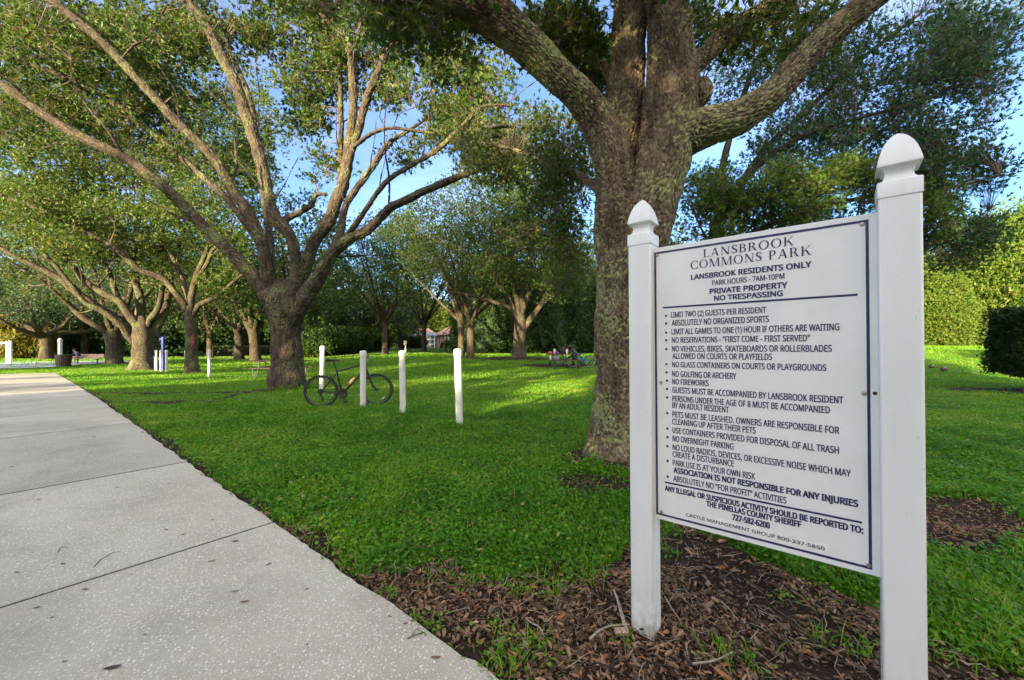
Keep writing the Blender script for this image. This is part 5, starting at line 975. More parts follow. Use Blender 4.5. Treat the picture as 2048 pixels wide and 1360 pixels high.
# ------------------------------------------------------------------ left: bin, bench with a person, posts
b0 = gp(127, 29.5); o = empty('trash_bin', b0, 'dark brown slatted trash bin at the end of the path', 'trash bin')
mb = MB()
for k in range(22): a = 2 * math.pi * k / 22; mb.box((.43 * math.cos(a), .43 * math.sin(a), .45), (.03, .095, .86), Matrix.Rotation(a, 3, 'Z'), 1.0)
mb.v = [(x * (.84 + .18 * z / .88), y * (.84 + .18 * z / .88), z) for (x, y, z) in mb.v]; mb.obj('slats', M['dark_slat'], o, None, .004)
mb = MB(); mb.lathe([(.33, .05), (.40, .80)], 22); mb.obj('liner', M['black_cloth'], o)
mb = MB(); mb.torus((0, 0, .88), .43, .022, 32, 8, 'z'); mb.torus((0, 0, .12), .37, .015, 32, 8, 'z'); mb.obj('hoop', M['dark_metal'], o)
b1 = gp(158, 34.0); o = empty('park_bench', b1, 'pinkish wooden park bench with a person sitting on it', 'bench', None, R(-12))
mb = MB()
for k in range(3): mb.box((.85, -.12 + .15 * k, .44), (2.9, .135, .05))
mb.obj('seat', M['pink_wood'], o, None, .005)
mb = MB()
for k in range(2): mb.box((.85, .30 + .02 * k, .60 + .155 * k), (2.9, .045, .14))
mb.obj('backrest', M['pink_wood'], o, None, .005)
for x in (-.25, 1.95): mb = MB(); mb.tube([(x, -.15, .41), (x, .1, .38), (x, .27, .42), (x, .345, .80)], .03, 8); mb.tube([(x, .06, .40), (x, .06, .0)], .045, 8); mb.obj('leg', M['dark_metal'], o)
# the person, one skinned body leaning forward with elbows on the knees
bench_m = Matrix.Translation(b1) @ Matrix.Rotation(R(-12), 4, 'Z')
def skin(name, pts, edges, mat_, parent, sub=2, rootv=0):
    me = bpy.data.meshes.new(name); me.from_pydata([p[:3] for p in pts], edges, []); o = link(name, me, mat_, parent)
    md = o.modifiers.new('skin', 'SKIN'); md.use_smooth_shade = True
    for v, p in zip(me.skin_vertices[0].data, pts): v.radius = (p[3], p[4] if len(p) > 4 else p[3])
    me.skin_vertices[0].data[rootv].use_root = True
    s = o.modifiers.new('sub', 'SUBSURF'); s.levels = sub; s.render_levels = sub; return o
pr = empty('person', (0, 0, 0), 'person in a navy shirt sitting hunched forward on the park bench', 'person'); pr.matrix_world = bench_m
body = [(0, .05, .56, .15, .12), (0, -.02, .72, .14, .11), (0, -.14, .90, .16, .10), (0, -.24, 1.0, .07, .07), (0, -.30, 1.07, .075, .085), (0, -.33, 1.17, .075, .095), (0, -.33, 1.25, .05, .06)]
ed = [(0, 1), (1, 2), (2, 3), (3, 4), (4, 5), (5, 6)]
for s in (-1, 1):
    k = len(body); body += [(s * .11, .0, .54, .085), (s * .17, -.24, .555, .075), (s * .20, -.43, .53, .062), (s * .20, -.42, .30, .055), (s * .20, -.40, .10, .04), (s * .20, -.44, .04, .042), (s * .21, -.56, .03, .035)]
    ed += [(0, k)] + [(k + i, k + i + 1) for i in range(6)]
    k = len(body); body += [(s * .19, -.16, .95, .06), (s * .27, -.24, .78, .05), (s * .25, -.34, .64, .042), (s * .12, -.43, .62, .034), (s * .05, -.47, .61, .030)]
    ed += [(2, k)] + [(k + i, k + i + 1) for i in range(4)]
bo = skin('body', body, ed, M['skin'], pr)
sh = [(0, .05, .58, .17, .14), (0, -.02, .72, .16, .13), (0, -.14, .91, .18, .12), (0, -.21, .98, .10, .09)]; e2 = [(0, 1), (1, 2), (2, 3)]
for s in (-1, 1): k = len(sh); sh += [(s * .20, -.16, .95, .08), (s * .275, -.235, .79, .068), (s * .26, -.30, .70, .06)]; e2 += [(2, k), (k, k + 1), (k + 1, k + 2)]
skin('shirt', sh, e2, M['navy_cloth'], pr)
sh = [(0, .05, .56, .165, .13)]; e2 = []
for s in (-1, 1): k = len(sh); sh += [(s * .11, .0, .545, .105), (s * .17, -.24, .56, .095), (s * .19, -.36, .55, .085)]; e2 += [(0, k), (k, k + 1), (k + 1, k + 2)]
skin('shorts', sh, e2, M['tan_cloth'], pr)
mb = MB(); mb.lathe([(.075, -.02), (.095, .03), (.098, .07), (.08, .115), (.045, .14), (.003, .148)], 18, (0, -.315, 1.15)); mb.obj('hair', M['hair'], pr)
for s in (-1, 1): mb = MB(); mb.box((s * .205, -.49, .035), (.095, .27, .08), None, .85); mb.obj('shoe', M['white_paint'], pr, None, .02)
for s in (-1, 1):                                               # five fingers each, hanging loosely between the knees
    fg = MB()
    for k in range(4): fg.tube([(s * (.055 - .016 * k), -.47 - .008 * k, .605), (s * (.05 - .016 * k), -.50, .575), (s * (.048 - .015 * k), -.505, .545 + .006 * abs(k - 1))], [.009, .008, .006], 6)
    fg.tube([(s * .07, -.45, .61), (s * .045, -.475, .625), (s * .03, -.49, .615)], [.010, .009, .007], 6); fg.obj('fingers', M['skin'], pr)
fc = MB(); fc.lathe([(.016, -.02), (.012, .01), (.004, .03)], 8, (0, -.425, 1.13)); fc.obj('nose', M['skin'], pr)
for s in (-1, 1): fc = MB(); fc.lathe([(.002, -.008), (.009, 0), (.002, .008)], 8, (s * .032, -.417, 1.165)); fc.obj('eye', M['hair'], pr); fc = MB(); fc.lathe([(.006, -.03), (.014, 0), (.006, .03)], 8, (s * .083, -.325, 1.15)); fc.obj('ear', M['skin'], pr)
fc = MB(); fc.tube([(-.025, -.418, 1.095), (0, -.424, 1.092), (.025, -.418, 1.095)], .005, 6); fc.obj('mouth', M['red_paint'], pr)
# white posts and rail
q = gp(120, 33); o = empty('white_post', q, 'tall white post with a pointed cap behind the trash bin', 'post')
mb = MB(); mb.box((0, 0, .95), (.19, .19, 2.0)); mb.obj('shaft', M['vinyl'], o, None, .01); mb = MB(); mb.lathe([(.10, 1.94), (.11, 1.96), (.105, 2.02), (.075, 2.1), (.01, 2.17)], 4, (0, 0, 0), True); mb.obj('cap', M['vinyl'], o)
q = gp(20, 34); o = empty('white_rail_fence', q, 'white post and rail at the far left edge of the gravel', 'fence')
for x in (.03, -.26): mb = MB(); mb.box((x, .02 * (x < 0), .95), (.15 if x > 0 else .12, .14, 2.0 if x > 0 else 1.94)); mb.obj('post', M['white_paint'], o, None, .01)
mb = MB(); mb.box((-1.9, .0, 1.80), (3.2, .10, .10)); mb.obj('rail', M['white_paint'], o, None, .01)
mb = MB(); mb.lathe([(.16, 0), (.17, .03), (.10, .07), (.02, .08)], 14, (-.66, 0, 1.58)); mb.tube([(-.66, 0, 1.64), (-.66, 0, 1.76)], .02, 6); mb.obj('hanging_bell', M['steel'], o)
q = gp(326, 24.6); o = empty('blue_post', q, 'tall blue post with a short arm beside three white bollards', 'blue post')  # blue exercise-station post with a short arm
mb = MB(); mb.box((0, 0, 1.05), (.13, .13, 2.1)); mb.obj('pole', M['deep_blue'], o, None, .02)
mb = MB(); mb.box((-.11, 0, 1.96), (.16, .1, .09)); mb.tube([(-.18, 0, 1.93), (-.19, 0, 1.85)], .03, 8); mb.obj('arm', M['deep_blue'], o, None, .015)
mb = MB(); mb.box((-.57, .1, .42), (.09, .09, .84)); mb.box((-.57, .1, .86), (.16, .16, .05)); mb.obj('pedestal', M['deep_blue'], o, None, .015)
q = gp(280, 40); o = tag(MB().tube([(q[0] - .3, q[1], q[2] - .1), (q[0] - .3, q[1], q[2] + 2.6)], .05, 8).obj('thin_pole', M['steel']), 'thin grey pole behind the wide oak at the left', 'pole')
# wire fence at the edge of the wood
f0, f1 = gp(425, 47), gp(548, 49); o = empty('wire_fence', f0, 'low dark wire fence at the edge of the wood', 'fence')
for k in range(5):
    f = k / 4; mb = MB(); p = [(f1[i] - f0[i]) * f for i in range(3)]; mb.tube([(p[0], p[1], p[2] - .1), (p[0], p[1], p[2] + 1.5)], .03, 8); mb.obj('post', M['hole'], o)
mb = MB(); e = [f1[i] - f0[i] for i in range(3)]
for z in (1.48, .05): mb.tube([(0, 0, z), (e[0], e[1], e[2] + z)], .022, 6)
for k in range(36):
    a, b_ = k / 36, min(1, (k + 2.6) / 36)
    mb.tube([(e[0] * a, e[1] * a, e[2] * a + .05), (e[0] * b_, e[1] * b_, e[2] * b_ + 1.48)], .0025, 3, False); mb.tube([(e[0] * a, e[1] * a, e[2] * a + 1.48), (e[0] * b_, e[1] * b_, e[2] * b_ + .05)], .0025, 3, False)
mb.obj('wire_mesh', M['hole'], o)
# small posts in the middle distance
q = gp(811, 41); o = empty('utility_post', q, 'pale post with a yellowish box on top, left of the dark oak', 'post')
mb = MB(); mb.box((0, 0, .45), (.09, .09, 1.0)); mb.obj('shaft', M['white_paint'], o, None, .01); mb = MB(); mb.box((-.02, 0, 1.12), (.26, .2, .34)); mb.box((-.02, 0, 1.31), (.30, .24, .04)); mb.obj('box', M['footpath'], o, None, .015)
q = gp(888.5, 44); o = empty('waste_station', q, 'black pet waste post with a bin and a round top', 'waste station')
mb = MB(); mb.tube([(0, 0, -.1), (0, 0, 1.25)], .035, 8); mb.obj('pole', M['dark_metal'], o); mb = MB(); mb.lathe([(.02, .24), (.16, .27), (.18, .62), (.15, .68), (.02, .7)], 16, (0, -.08, 0)); mb.obj('bin', M['dark_green'], o)
mb = MB(); mb.box((0, -.05, .84), (.2, .12, .22)); mb.obj('dispenser', M['dark_green'], o, None, .02); mb = MB(); mb.lathe([(.01, -.02), (.17, 0), (.15, .10), (.06, .17), (.005, .18)], 14, (0, 0, 1.16)); mb.obj('top', M['dark_metal'], o)
for x, y, rz, lab in ((1863.5, 735.5, .3, 'dark brown football lying on the lawn nearer the white post'), (1888, 741, -.2, 'dark brown football with a pale stripe, nearer the clipped hedge')):
    q = ground(x, y + 2); o = empty('football', (q[0], q[1], q[2] + .115), lab, 'ball', None, rz)
    mb = MB(); n = 14; mb.lathe([(.005, -.165), (.035, -.15), (.07, -.115), (.092, -.07), (.104, 0), (.092, .07), (.07, .115), (.035, .15), (.005, .165)], 18); mb.v = [(z, y_, -x_) for (x_, y_, z) in mb.v]; mb.obj('skin', M['football'], o)
    mb = MB(); mb.tube([(-.05, -.05, .094), (0, -.052, .098), (.05, -.05, .094)], .007, 6)
    for k in range(5): mb.tube([(-.04 + .02 * k, -.07, .083), (-.04 + .02 * k, -.03, .104)], .004, 5)
    mb.obj('laces', M['label_white'], o)
# ------------------------------------------------------------------ the house beyond the trees, its palm and a thin tree
hx, hy, hz = gp(905, 88); o = empty('house', (hx, hy, hz), 'brown roofed single storey house seen between the oak trunks', 'house', None, R(4))
mb = MB(); mb.box((1.2, 2.5, 1.35), (8.6, 5, 2.7)); wl = mb.obj('wall', M['stucco'], o)
mb = MB(); mb.box((-6.3, 3.0, 1.3), (6.6, 4.6, 2.6)); mb.obj('side_wall', M['pale_stucco'], o)
def hip(x0, x1, y0, y1, z0, z1, ins, name):
    m_ = MB(); ym = (y0 + y1) / 2; m_.add([(x0, y0, z0), (x1, y0, z0), (x1, y1, z0), (x0, y1, z0), (x0 + ins, ym, z1), (x1 - ins, ym, z1), (x0, y0, z0 - .18), (x1, y0, z0 - .18), (x1, y1, z0 - .18), (x0, y1, z0 - .18)], [(0, 1, 5, 4), (1, 2, 5), (2, 3, 4, 5), (3, 0, 4), (0, 6, 7, 1), (1, 7, 8, 2), (2, 8, 9, 3), (3, 9, 6, 0), (6, 9, 8, 7)]); return m_.obj(name, M['roof_tile'], o, None, 0, 10)
hip(-3.8, 6.2, -.7, 5.7, 2.85, 4.6, 2.6, 'roof'); hip(-10.2, -3.4, .2, 5.8, 2.72, 4.2, 2.2, 'roof')
mb = MB(); mb.box((1.2, -.62, 2.76), (10.0, .1, .22)); mb.obj('fascia', M['white_paint'], o)
for x, w, z, h in ((-.4, .9, 1.55, 1.2), (2.9, 1.5, 1.6, 1.2)):
    mb = MB(); 
    for dx, dz, a, b_ in ((0, h / 2, w, .1), (0, -h / 2, w, .1), (-w / 2, 0, .1, h), (w / 2, 0, .1, h)): mb.box((x + dx, -.03, z + dz), (a + .1, .08, b_))
    wf = mb.obj('window', M['white_paint'], o); mb = MB(); mb.box((x, -.02, z), (w - .1, .03, h - .1)); mb.obj('pane', M['glass'], wf)
mb = MB(); mb.box((1.1, -.03, 1.05), (.95, .06, 2.1)); dr_ = mb.obj('door', M['white_paint'], o); mb = MB(); mb.lathe([(.03, 0), (.035, .03), (.02, .05)], 10, (1.45, -.1, 1.0)); mb.obj('handle', M['steel'], dr_)
for x in (1.95,): mb = MB(); mb.box((x, -.5, 1.3), (.2, .2, 2.7)); mb.obj('porch_post', M['white_paint'], o)
hx2, hy2, hz2 = gp(838, 84); o = empty('screened_porch', (hx2, hy2, hz2), 'pale screened porch at the left of the brown roofed house', 'porch')
mb = MB(); mb.box((0, 1.5, 1.2), (6.4, 2.8, 2.3)); mb.obj('screen', M['screen'], o)
mb = MB()
for x in np.linspace(-3.25, 3.25, 8): mb.box((x, .04, 1.25), (.11, .1, 2.5))
for z in (.75, 1.75, 2.45): mb.box((0, .04, z), (6.6, .075, .1))
mb.obj('frame', M['white_paint'], o)
mb = MB(); mb.add([(-3.5, -.2, 2.5), (3.5, -.2, 2.5), (3.5, 3.1, 2.5), (-3.5, 3.1, 2.5), (-2.6, 1.4, 3.3), (2.6, 1.4, 3.3)], [(0, 1, 5, 4), (1, 2, 5), (2, 3, 4, 5), (3, 0, 4), (0, 3, 2, 1)]); mb.obj('roof', M['steel'], o, None, 0, 10)
pq = gp(884, 72); o = empty('palm', pq, 'clump of pale palms in front of the brown roofed house', 'palm')
rp = np.random.default_rng(77); fv = []; tk = MB()
for (dx, dy, h) in ((-.5, 0, 2.2), (.2, .2, 2.6), (.7, -.1, 2.0), (-.1, -.3, 1.6)):
    tk.tube([(dx * .4, dy * .4, -.1), (dx * .8, dy * .8, h * .5), (dx * 1.2, dy, h)], [.11, .08, .06], 8)
    for k in range(11):
        a = rp.uniform(0, 6.28); l = rp.uniform(1.0, 1.5); el = rp.uniform(.5, 1.3); P = [np.array([dx * 1.2, dy, h]) + np.array([math.cos(a) * math.cos(el) * l * f, math.sin(a) * math.cos(el) * l * f, math.sin(el) * l * f - .75 * l * f * f]) for f in np.linspace(0, 1, 9)]
        for i in range(1, 9):
            t_ = unit(P[i] - P[i - 1]); sd_ = unit(np.cross(t_, [0, 0, 1]))
            for s in (-1, 1):
                d_ = unit(sd_ * s + t_ * .7 - np.array([0, 0, .25])); b_ = P[i]; e_ = b_ + d_ * (.42 - .03 * i); m_ = b_ * .5 + e_ * .5; w_ = np.cross(d_, [0, 0, 1]) * .035; fv.append([b_, m_ + w_, e_, m_ - w_])
tk.obj('trunk', M['bark_far'], o); fv = np.array(fv); link('crown', leaf_mesh('crown', fv, rp.random(len(fv))), M['leaf_teal'], o)
proc_tree('thin_tree', 'thin leaning tree with sparse leaves before the screened porch', 'tree', gp(820, 62), 61, 4.4, 1.8, .09, 1.9, 4, M['leaf_mid'], M['bark_far'], 120, ln=.16, wd=.06, rad=.4, nsub=8, lean=.35)

# ------------------------------------------------------------------ grass, wood chips, litter
def lawn_points(r, y0, y1, n, xr=None, spread=1.0):
    y = np.sqrt(r.uniform(y0 * y0, y1 * y1, n)); x = r.uniform(-1, 1, n) * (1.36 * y + .5) * spread; return x, y
GV, GQ, GT, GR = [], [], [], []; gn = [0]
def add_blades(x, y, h, w, r, hue, lean=.5):
    n = len(x); z = T(x, y); a = r.uniform(0, 6.283, n); c, s = np.cos(a), np.sin(a); ln = h * lean * r.uniform(.2, 1.6, n); b = r.uniform(0, 6.283, n); lx, ly = np.cos(b) * ln, np.sin(b) * ln
    P = np.stack([x, y, z - .008], -1); o = np.stack([c * w / 2, s * w / 2, 0 * w], -1); mid = P + np.stack([lx * .32, ly * .32, h * .62], -1); tip = P + np.stack([lx, ly, h], -1)
    V = np.stack([P - o, P + o, mid + o * .8, mid - o * .8, tip], 1); i = gn[0] + np.arange(n)[:, None] * 5
    GV.append(V.reshape(-1, 3)); GQ.append(i + np.array([0, 1, 2, 3])); GT.append(i + np.array([3, 2, 4])); gn[0] += n * 5; GR.append((hue, hue))
def add_clover(x, y, h, sz, r, hue):
    n = len(x); z = T(x, y); a = r.uniform(0, 6.283, n); d = np.stack([np.cos(a), np.sin(a), r.uniform(-.25, .55, n)], -1); d = unit(d); nr = unit(r.normal(size=(n, 3)) * .35 + np.array([0, 0, 1])); s = unit(np.cross(d, nr))
    c = np.stack([x, y, z + h], -1); L_, w = sz[:, None], sz[:, None] * .36
    V = np.stack([c, c + d * L_ * .5 + s * w, c + d * L_, c + d * L_ * .5 - s * w], 1); i = gn[0] + np.arange(n)[:, None] * 4
    GV.append(V.reshape(-1, 3)); GQ.append(i + np.arange(4)); gn[0] += n * 4; GR.append((hue, None))
rg = np.random.default_rng(91)
def hue_at(x, y, r, k=.18):
    h = .44 + .75 * (fbm2(x * .55 + 3, y * .55 + 7, 3) - .5) + .42 * (n2(x * 2.7, y * 2.7) - .5) + r.normal(size=len(x)) * k
    return np.clip(np.where(r.random(len(x)) < .035, 1.0, np.minimum(h, .93)), 0, 1)
for (y0, y1, n, bl, h0, w0, cz) in ((.85, 2.6, 62000, .40, .066, .0055, .031), (2.6, 5, 150000, .36, .066, .0062, .035), (5, 9, 210000, .38, .060, .0078, .038), (9, 16, 200000, .5, .05, .011, .034), (16, 30, 190000, .62, .055, .021, .055), (30, 62, 150000, .8, .075, .05, .1)):
    x, y = lawn_points(rg, y0, y1, n); b = bare(x, y); e = path_e(x, y); t = path_t(x, y)
    keep = (rg.random(n) > b * 1.06 - .02 * (y < 4)) & ~((e < .012 - .05 * rg.random(n) ** 4) & (e > -3.62) & (t < 30)) & (n2(x * 5, y * 5) * .6 + n2(x * 1.3 + 50, y * 1.3) * .4 > .15 * (y < 8))
    x, y = x[keep], y[keep]; m = len(x); ib = rg.random(m) < bl; tuft = .35 + 1.3 * n2(x * 1.7 + 9, y * 1.7) ** 1.3 + .3 * n2(x * 6, y * 6) ; hu = hue_at(x, y, rg)
    xb, yb = x[ib], y[ib]; add_blades(xb, yb, h0 * tuft[ib] * rg.uniform(.5, 1.5, len(xb)), w0 * rg.uniform(.7, 1.4, len(xb)), rg, np.clip(hu[ib] + .04, 0, 1), .55)
    xc, yc = x[~ib], y[~ib]; add_clover(xc, yc, h0 * .62 * tuft[~ib] * rg.uniform(.15, 1.15, len(xc)), cz * rg.uniform(.6, 1.3, len(xc)), rg, np.clip(hu[~ib] - .03, 0, 1))
# weed tufts in the chips and round the trunks
TU = [(1010, 1322, .16, 150, .075), (1060, 1290, .1, 60, .06), (1030, 1180, .1, 60, .07), (880, 1150, .14, 90, .06), (950, 1165, .13, 80, .07), (830, 1245, .06, 40, .05), (868, 1260, .07, 40, .08), (780, 1190, .06, 50, .05), (1090, 1190, .1, 60, .08), (1120, 1160, .14, 90, .08), (1180, 1150, .14, 100, .09),
      (1335, 1060, .08, 40, .07), (1335, 1110, .08, 40, .09), (1620, 1130, .26, 240, .05), (1700, 1180, .2, 200, .05), (1550, 1110, .12, 80, .05), (1470, 1330, .12, 40, .12), (1570, 1200, .06, 30, .05), (1720, 1310, .07, 30, .11), (1900, 1150, .18, 200, .05), (1960, 1180, .3, 320, .07), (2010, 1280, .22, 200, .10), (1880, 1300, .14, 120, .06), (720, 1150, .05, 30, .05),
      (1640, 1290, .05, 20, .09), (1430, 1290, .05, 20, .06), (1000, 1255, .07, 25, .06), (1245, 1290, .04, 12, .09)]
for (x, y, s, n, h) in TU:
    g_ = ground(x, y); xx = g_[0] + rg.normal(size=n) * s * .6; yy = g_[1] + rg.normal(size=n) * s * .5; k = path_e(xx, yy) > -.02; xx, yy = xx[k], yy[k]; n_ = len(xx); hu = np.clip(.55 + rg.normal(size=n_) * .2, 0, .93); hb_ = n_ * 2 // 3
    add_blades(xx[:hb_], yy[:hb_], h * rg.uniform(.5, 1.3, hb_), np.full(hb_, .007), rg, hu[:hb_], .8); add_clover(xx[hb_:], yy[hb_:], h * .5 * rg.uniform(.3, 1, n_ - hb_), np.full(n_ - hb_, .026), rg, hu[hb_:])
for (tx, ty, rr_, n) in ((-6.75, 12.0, .8, 700), (-16.8, 20.9, .7, 500), (-3.2, 8.45, .16, 120), (-.86, 6.6, .16, 120), (-2.1, 7.75, .14, 100), (1.35, 4.35, .5, 260), (-5.4, 11.2, .2, 100)):
    a_ = rg.uniform(0, 6.283, n); q_ = rr_ * (.75 + .4 * rg.random(n)); xx, yy = tx + np.cos(a_) * q_, ty + np.sin(a_) * q_; add_clover(xx, yy, rg.uniform(.02, .13, n), rg.uniform(.02, .045, n) * (1 + .03 * ty), rg, np.clip(.5 + rg.normal(size=n) * .2, 0, .93)); add_blades(xx, yy, rg.uniform(.05, .13, n), np.full(n, .008), rg, np.clip(.5 + rg.normal(size=n) * .2, 0, .93))
q_h = np.concatenate([g_[0] for g_ in GR]); t_h = np.concatenate([g_[1] for g_ in GR if g_[1] is not None])
tag(link('grass', np_mesh('grass', np.vstack(GV), np.vstack(GQ), np.vstack(GT), None, np.concatenate([q_h, t_h]), smooth=False), M['grass']), 'bright green grass and small broad leafed weeds of the lawn', 'grass', kind='stuff')
# wood chips and leaf scraps on the bare soil
def chips(r, n, y0, y1, big=1.0, x0=-2.2, x1=4.2):
    y = r.uniform(y0, y1, n); x = r.uniform(x0, x1, n); k = (r.random(n) < bare(x, y) ** 1.6 * np.maximum(.16, sm(.30, .58, .6 * n2(x * 2.3 + 11, y * 2.3) + .4 * n2(x * 7, y * 7)))) & (path_e(x, y) > .0 + .1 * r.random(n) ** 3) & (np.abs(x) < 1.36 * y + .4); x, y = x[k], y[k]; n = len(x)
    L_ = np.clip(r.lognormal(-3.75, .45, n), .008, .075) * big; w = L_ * r.uniform(.16, .5, n); h = np.minimum(w * r.uniform(.25, .7, n), .009)
    a = r.uniform(0, 6.283, n); t = r.normal(size=n) * .22; tx = r.normal(size=n) * .35
    d = np.stack([np.cos(a) * np.cos(t), np.sin(a) * np.cos(t), np.sin(t)], -1); s = unit(np.stack([-np.sin(a), np.cos(a), np.sin(tx)], -1)); u = unit(np.cross(d, s)); u *= np.sign(u[:, 2:3]); 
    c = np.stack([x, y, T(x, y) + .006 + r.random(n) ** 2 * .022], -1); tp = r.uniform(.25, .95, (n, 1)); bd = (r.normal(size=(n, 1)) * .12 * L_[:, None])
    V = []
    for (i, ws) in ((-1, tp), (0, np.ones((n, 1))), (1, tp * r.uniform(.4, 1, (n, 1)))):
        m = c + d * L_[:, None] * .5 * i + u * (bd * (1 - abs(i)))
        V += [m - s * w[:, None] * .5 * ws - u * h[:, None] * .5, m + s * w[:, None] * .5 * ws - u * h[:, None] * .5, m + s * w[:, None] * .4 * ws + u * h[:, None] * .5, m - s * w[:, None] * .4 * ws + u * h[:, None] * .5]
    V = np.stack(V, 1); fs = np.array([(0, 1, 2, 3), (8, 11, 10, 9), (0, 4, 5, 1), (1, 5, 6, 2), (2, 6, 7, 3), (3, 7, 4, 0), (4, 8, 9, 5), (5, 9, 10, 6), (6, 10, 11, 7), (7, 11, 8, 4)])
    Q = (np.arange(n) * 12)[:, None, None] + fs[None]; return V.reshape(-1, 3), Q.reshape(-1, 4), np.repeat(np.clip(r.beta(1.7, 2.2, n), 0, 1), 10)
CV, CQ, CR, cn = [], [], [], 0
for a in ((32000, 1.0, 3.0, 1.0), (36000, 1.2, 3.4, .55), (2500, 1.0, 3.0, 1.5), (9000, 3.0, 6.2, 1.0), (5000, 6, 13, 1.5, -12, 3)):
    v, q_, rr_ = chips(rg, *a); CV.append(v); CQ.append(q_ + cn); CR.append(rr_); cn += len(v)
tag(link('mulch', np_mesh('mulch', np.vstack(CV), np.vstack(CQ), None, None, np.concatenate(CR), smooth=False), M['chip']), 'brown wood chips and leaf scraps round the sign posts', 'mulch', kind='stuff')
# fine twigs in the chips, too many to count
n = 950; y = rg.uniform(1.1, 3.4, n); x = rg.uniform(-1.2, 3.2, n); k = (rg.random(n) < bare(x, y)) & (path_e(x, y) > .08); x, y = x[k], y[k]; a_ = rg.uniform(0, 6.283, len(x)); l_ = rg.uniform(.04, .17, len(x)); A_ = np.stack([x, y, T(x, y) + .018], -1); B_ = np.stack([x + np.cos(a_) * l_, y + np.sin(a_) * l_, T(x, y) + .018 + rg.uniform(-.008, .03, len(x))], -1)
Vt, Qt, _ = twig_batch(A_, B_, rg.uniform(.0012, .003, len(x)), np.full(len(x), .001), rg, .05)
tag(link('twig_litter', np_mesh('twig_litter', Vt, Qt), M['stick']), 'thin pale twigs scattered over the wood chips', 'twigs', kind='stuff')

# dead leaves lying all over the lawn
n = 2600; y = np.sqrt(rg.uniform(1.4 ** 2, 15 ** 2, n)); x = rg.uniform(-1, 1, n) * (1.36 * y + .5); k = path_e(x, y) > .03; x, y = x[k], y[k]; n = len(x)
a_ = rg.uniform(0, 6.283, n); d_ = unit(np.stack([np.cos(a_), np.sin(a_), rg.normal(size=n) * .3], -1)); s_ = unit(np.cross(d_, unit(rg.normal(size=(n, 3)) * .4 + np.array([0, 0, 1])))); l_ = (rg.uniform(.02, .055, n) * (1 + .03 * y))[:, None]
c_ = np.stack([x, y, T(x, y) + rg.uniform(.015, .045, n)], -1); V = np.stack([c_ - d_ * l_ * .5, c_ + s_ * l_ * .2 - np.array([0, 0, .004]), c_ + d_ * l_ * .5, c_ - s_ * l_ * .2 - np.array([0, 0, .004])], 1)
tag(link('leaf_litter', leaf_mesh('leaf_litter', V, np.clip(rg.beta(3, 2, n), .3, 1)), M['chip']), 'dead brown oak leaves scattered through the lawn', 'leaves', kind='stuff')

# single fallen leaves and twigs on the concrete
def fallen(kind_, lab, x, y, ln, rz, m, curl=.25):
    p = ground(x, y); P = []; n = 9
    z0 = float(base_h(p[0], p[1])) + .0235 if path_e(p[0], p[1]) < .02 else p[2] + .02
    for i in range(n):
        f = i / (n - 1); w = ln * .17 * math.sin(math.pi * min(1, f * .96 + .04)) ** .8 + .0006; z = curl * ln * (f - .5) ** 2 * 1.4
        for s in (-1, 0, 1): P.append(((f - .5) * ln, s * w, z + abs(s) * w * .35 + .002))
    mb = MB(); mb.add(P, [(i * 3 + k, (i + 1) * 3 + k, (i + 1) * 3 + k + 1, i * 3 + k + 1) for i in range(n - 1) for k in (0, 1)]); mb.tube([(-.62 * ln, .004, .002), (-.5 * ln, 0, curl * ln * .35 + .002)], .0011, 5)
    o = mb.obj(kind_, M[m], None, (p[0], p[1], z0)); o.rotation_euler = (0, 0, rz); return tag(o, lab, 'leaf', 'fallen leaves on the concrete path')
small = 'tiny dark curled leaf lying on the concrete path'
for (lab, x, y, ln, rz, m) in (('large dark brown curled leaf near the bottom edge of the path', 226, 1348, .060, .35, 'dark_leaf'), ('orange leaf just below the nearest path joint', 262, 1158, .022, -.2, 'orange_leaf'), ('pale tan leaf below the nearest path joint', 171, 1188, .034, .1, 'brown_leaf'), ('brown curled leaf in the middle of the second slab', 126, 1136, .03, -.1, 'dark_leaf'),
      ('small orange brown leaf beyond the second path joint', 77, 1005, .036, .1, 'orange_leaf'), ('green leaf lying close to the nearest path joint', 424, 1130, .036, .5, 'green_leaf'), ('green leaf with a stalk on the nearest slab', 470, 1192, .034, .4, 'green_leaf'), ('dark leaf right beside the nearest path joint', 471, 1090, .044, .3, 'dark_leaf'), ('brown leaf lying flat toward the right edge of the path', 872, 1327, .04, .05, 'brown_leaf'),
      (small, 75, 1225, .026, .6, 'dark_leaf'), (small, 105, 1245, .018, .2, 'dark_leaf'), (small, 366, 1076, .03, .7, 'dark_leaf'), (small, 333, 1066, .03, -.3, 'dark_leaf'), (small, 538, 1136, .03, 1.2, 'dark_leaf'), (small, 615, 1187, .02, .7, 'dark_leaf'), (small, 780, 1243, .022, -.3, 'brown_leaf'), (small, 812, 1257, .022, .4, 'brown_leaf'), (small, 490, 1213, .04, .4, 'brown_leaf'),
      (small, 130, 1335, .018, .3, 'dark_leaf'), (small, 34, 1153, .03, .1, 'brown_leaf'), (small, 235, 980, .04, .1, 'dark_leaf'), (small, 338, 972, .03, .4, 'dark_leaf'), (small, 309, 947, .03, .2, 'dark_leaf'), (small, 66, 998, .026, .4, 'dark_leaf'), (small, 24, 938, .04, .1, 'dark_leaf'), (small, 189, 877, .05, .2, 'dark_leaf'), (small, 290, 1280, .016, .1, 'dark_leaf'), (small, 615, 1300, .014, .1, 'dark_leaf'), (small, 425, 1046, .03, -.4, 'brown_leaf'), (small, 180, 910, .04, .3, 'dark_leaf')):
    fallen('fallen_leaf', lab, x, y, ln, rz, m)
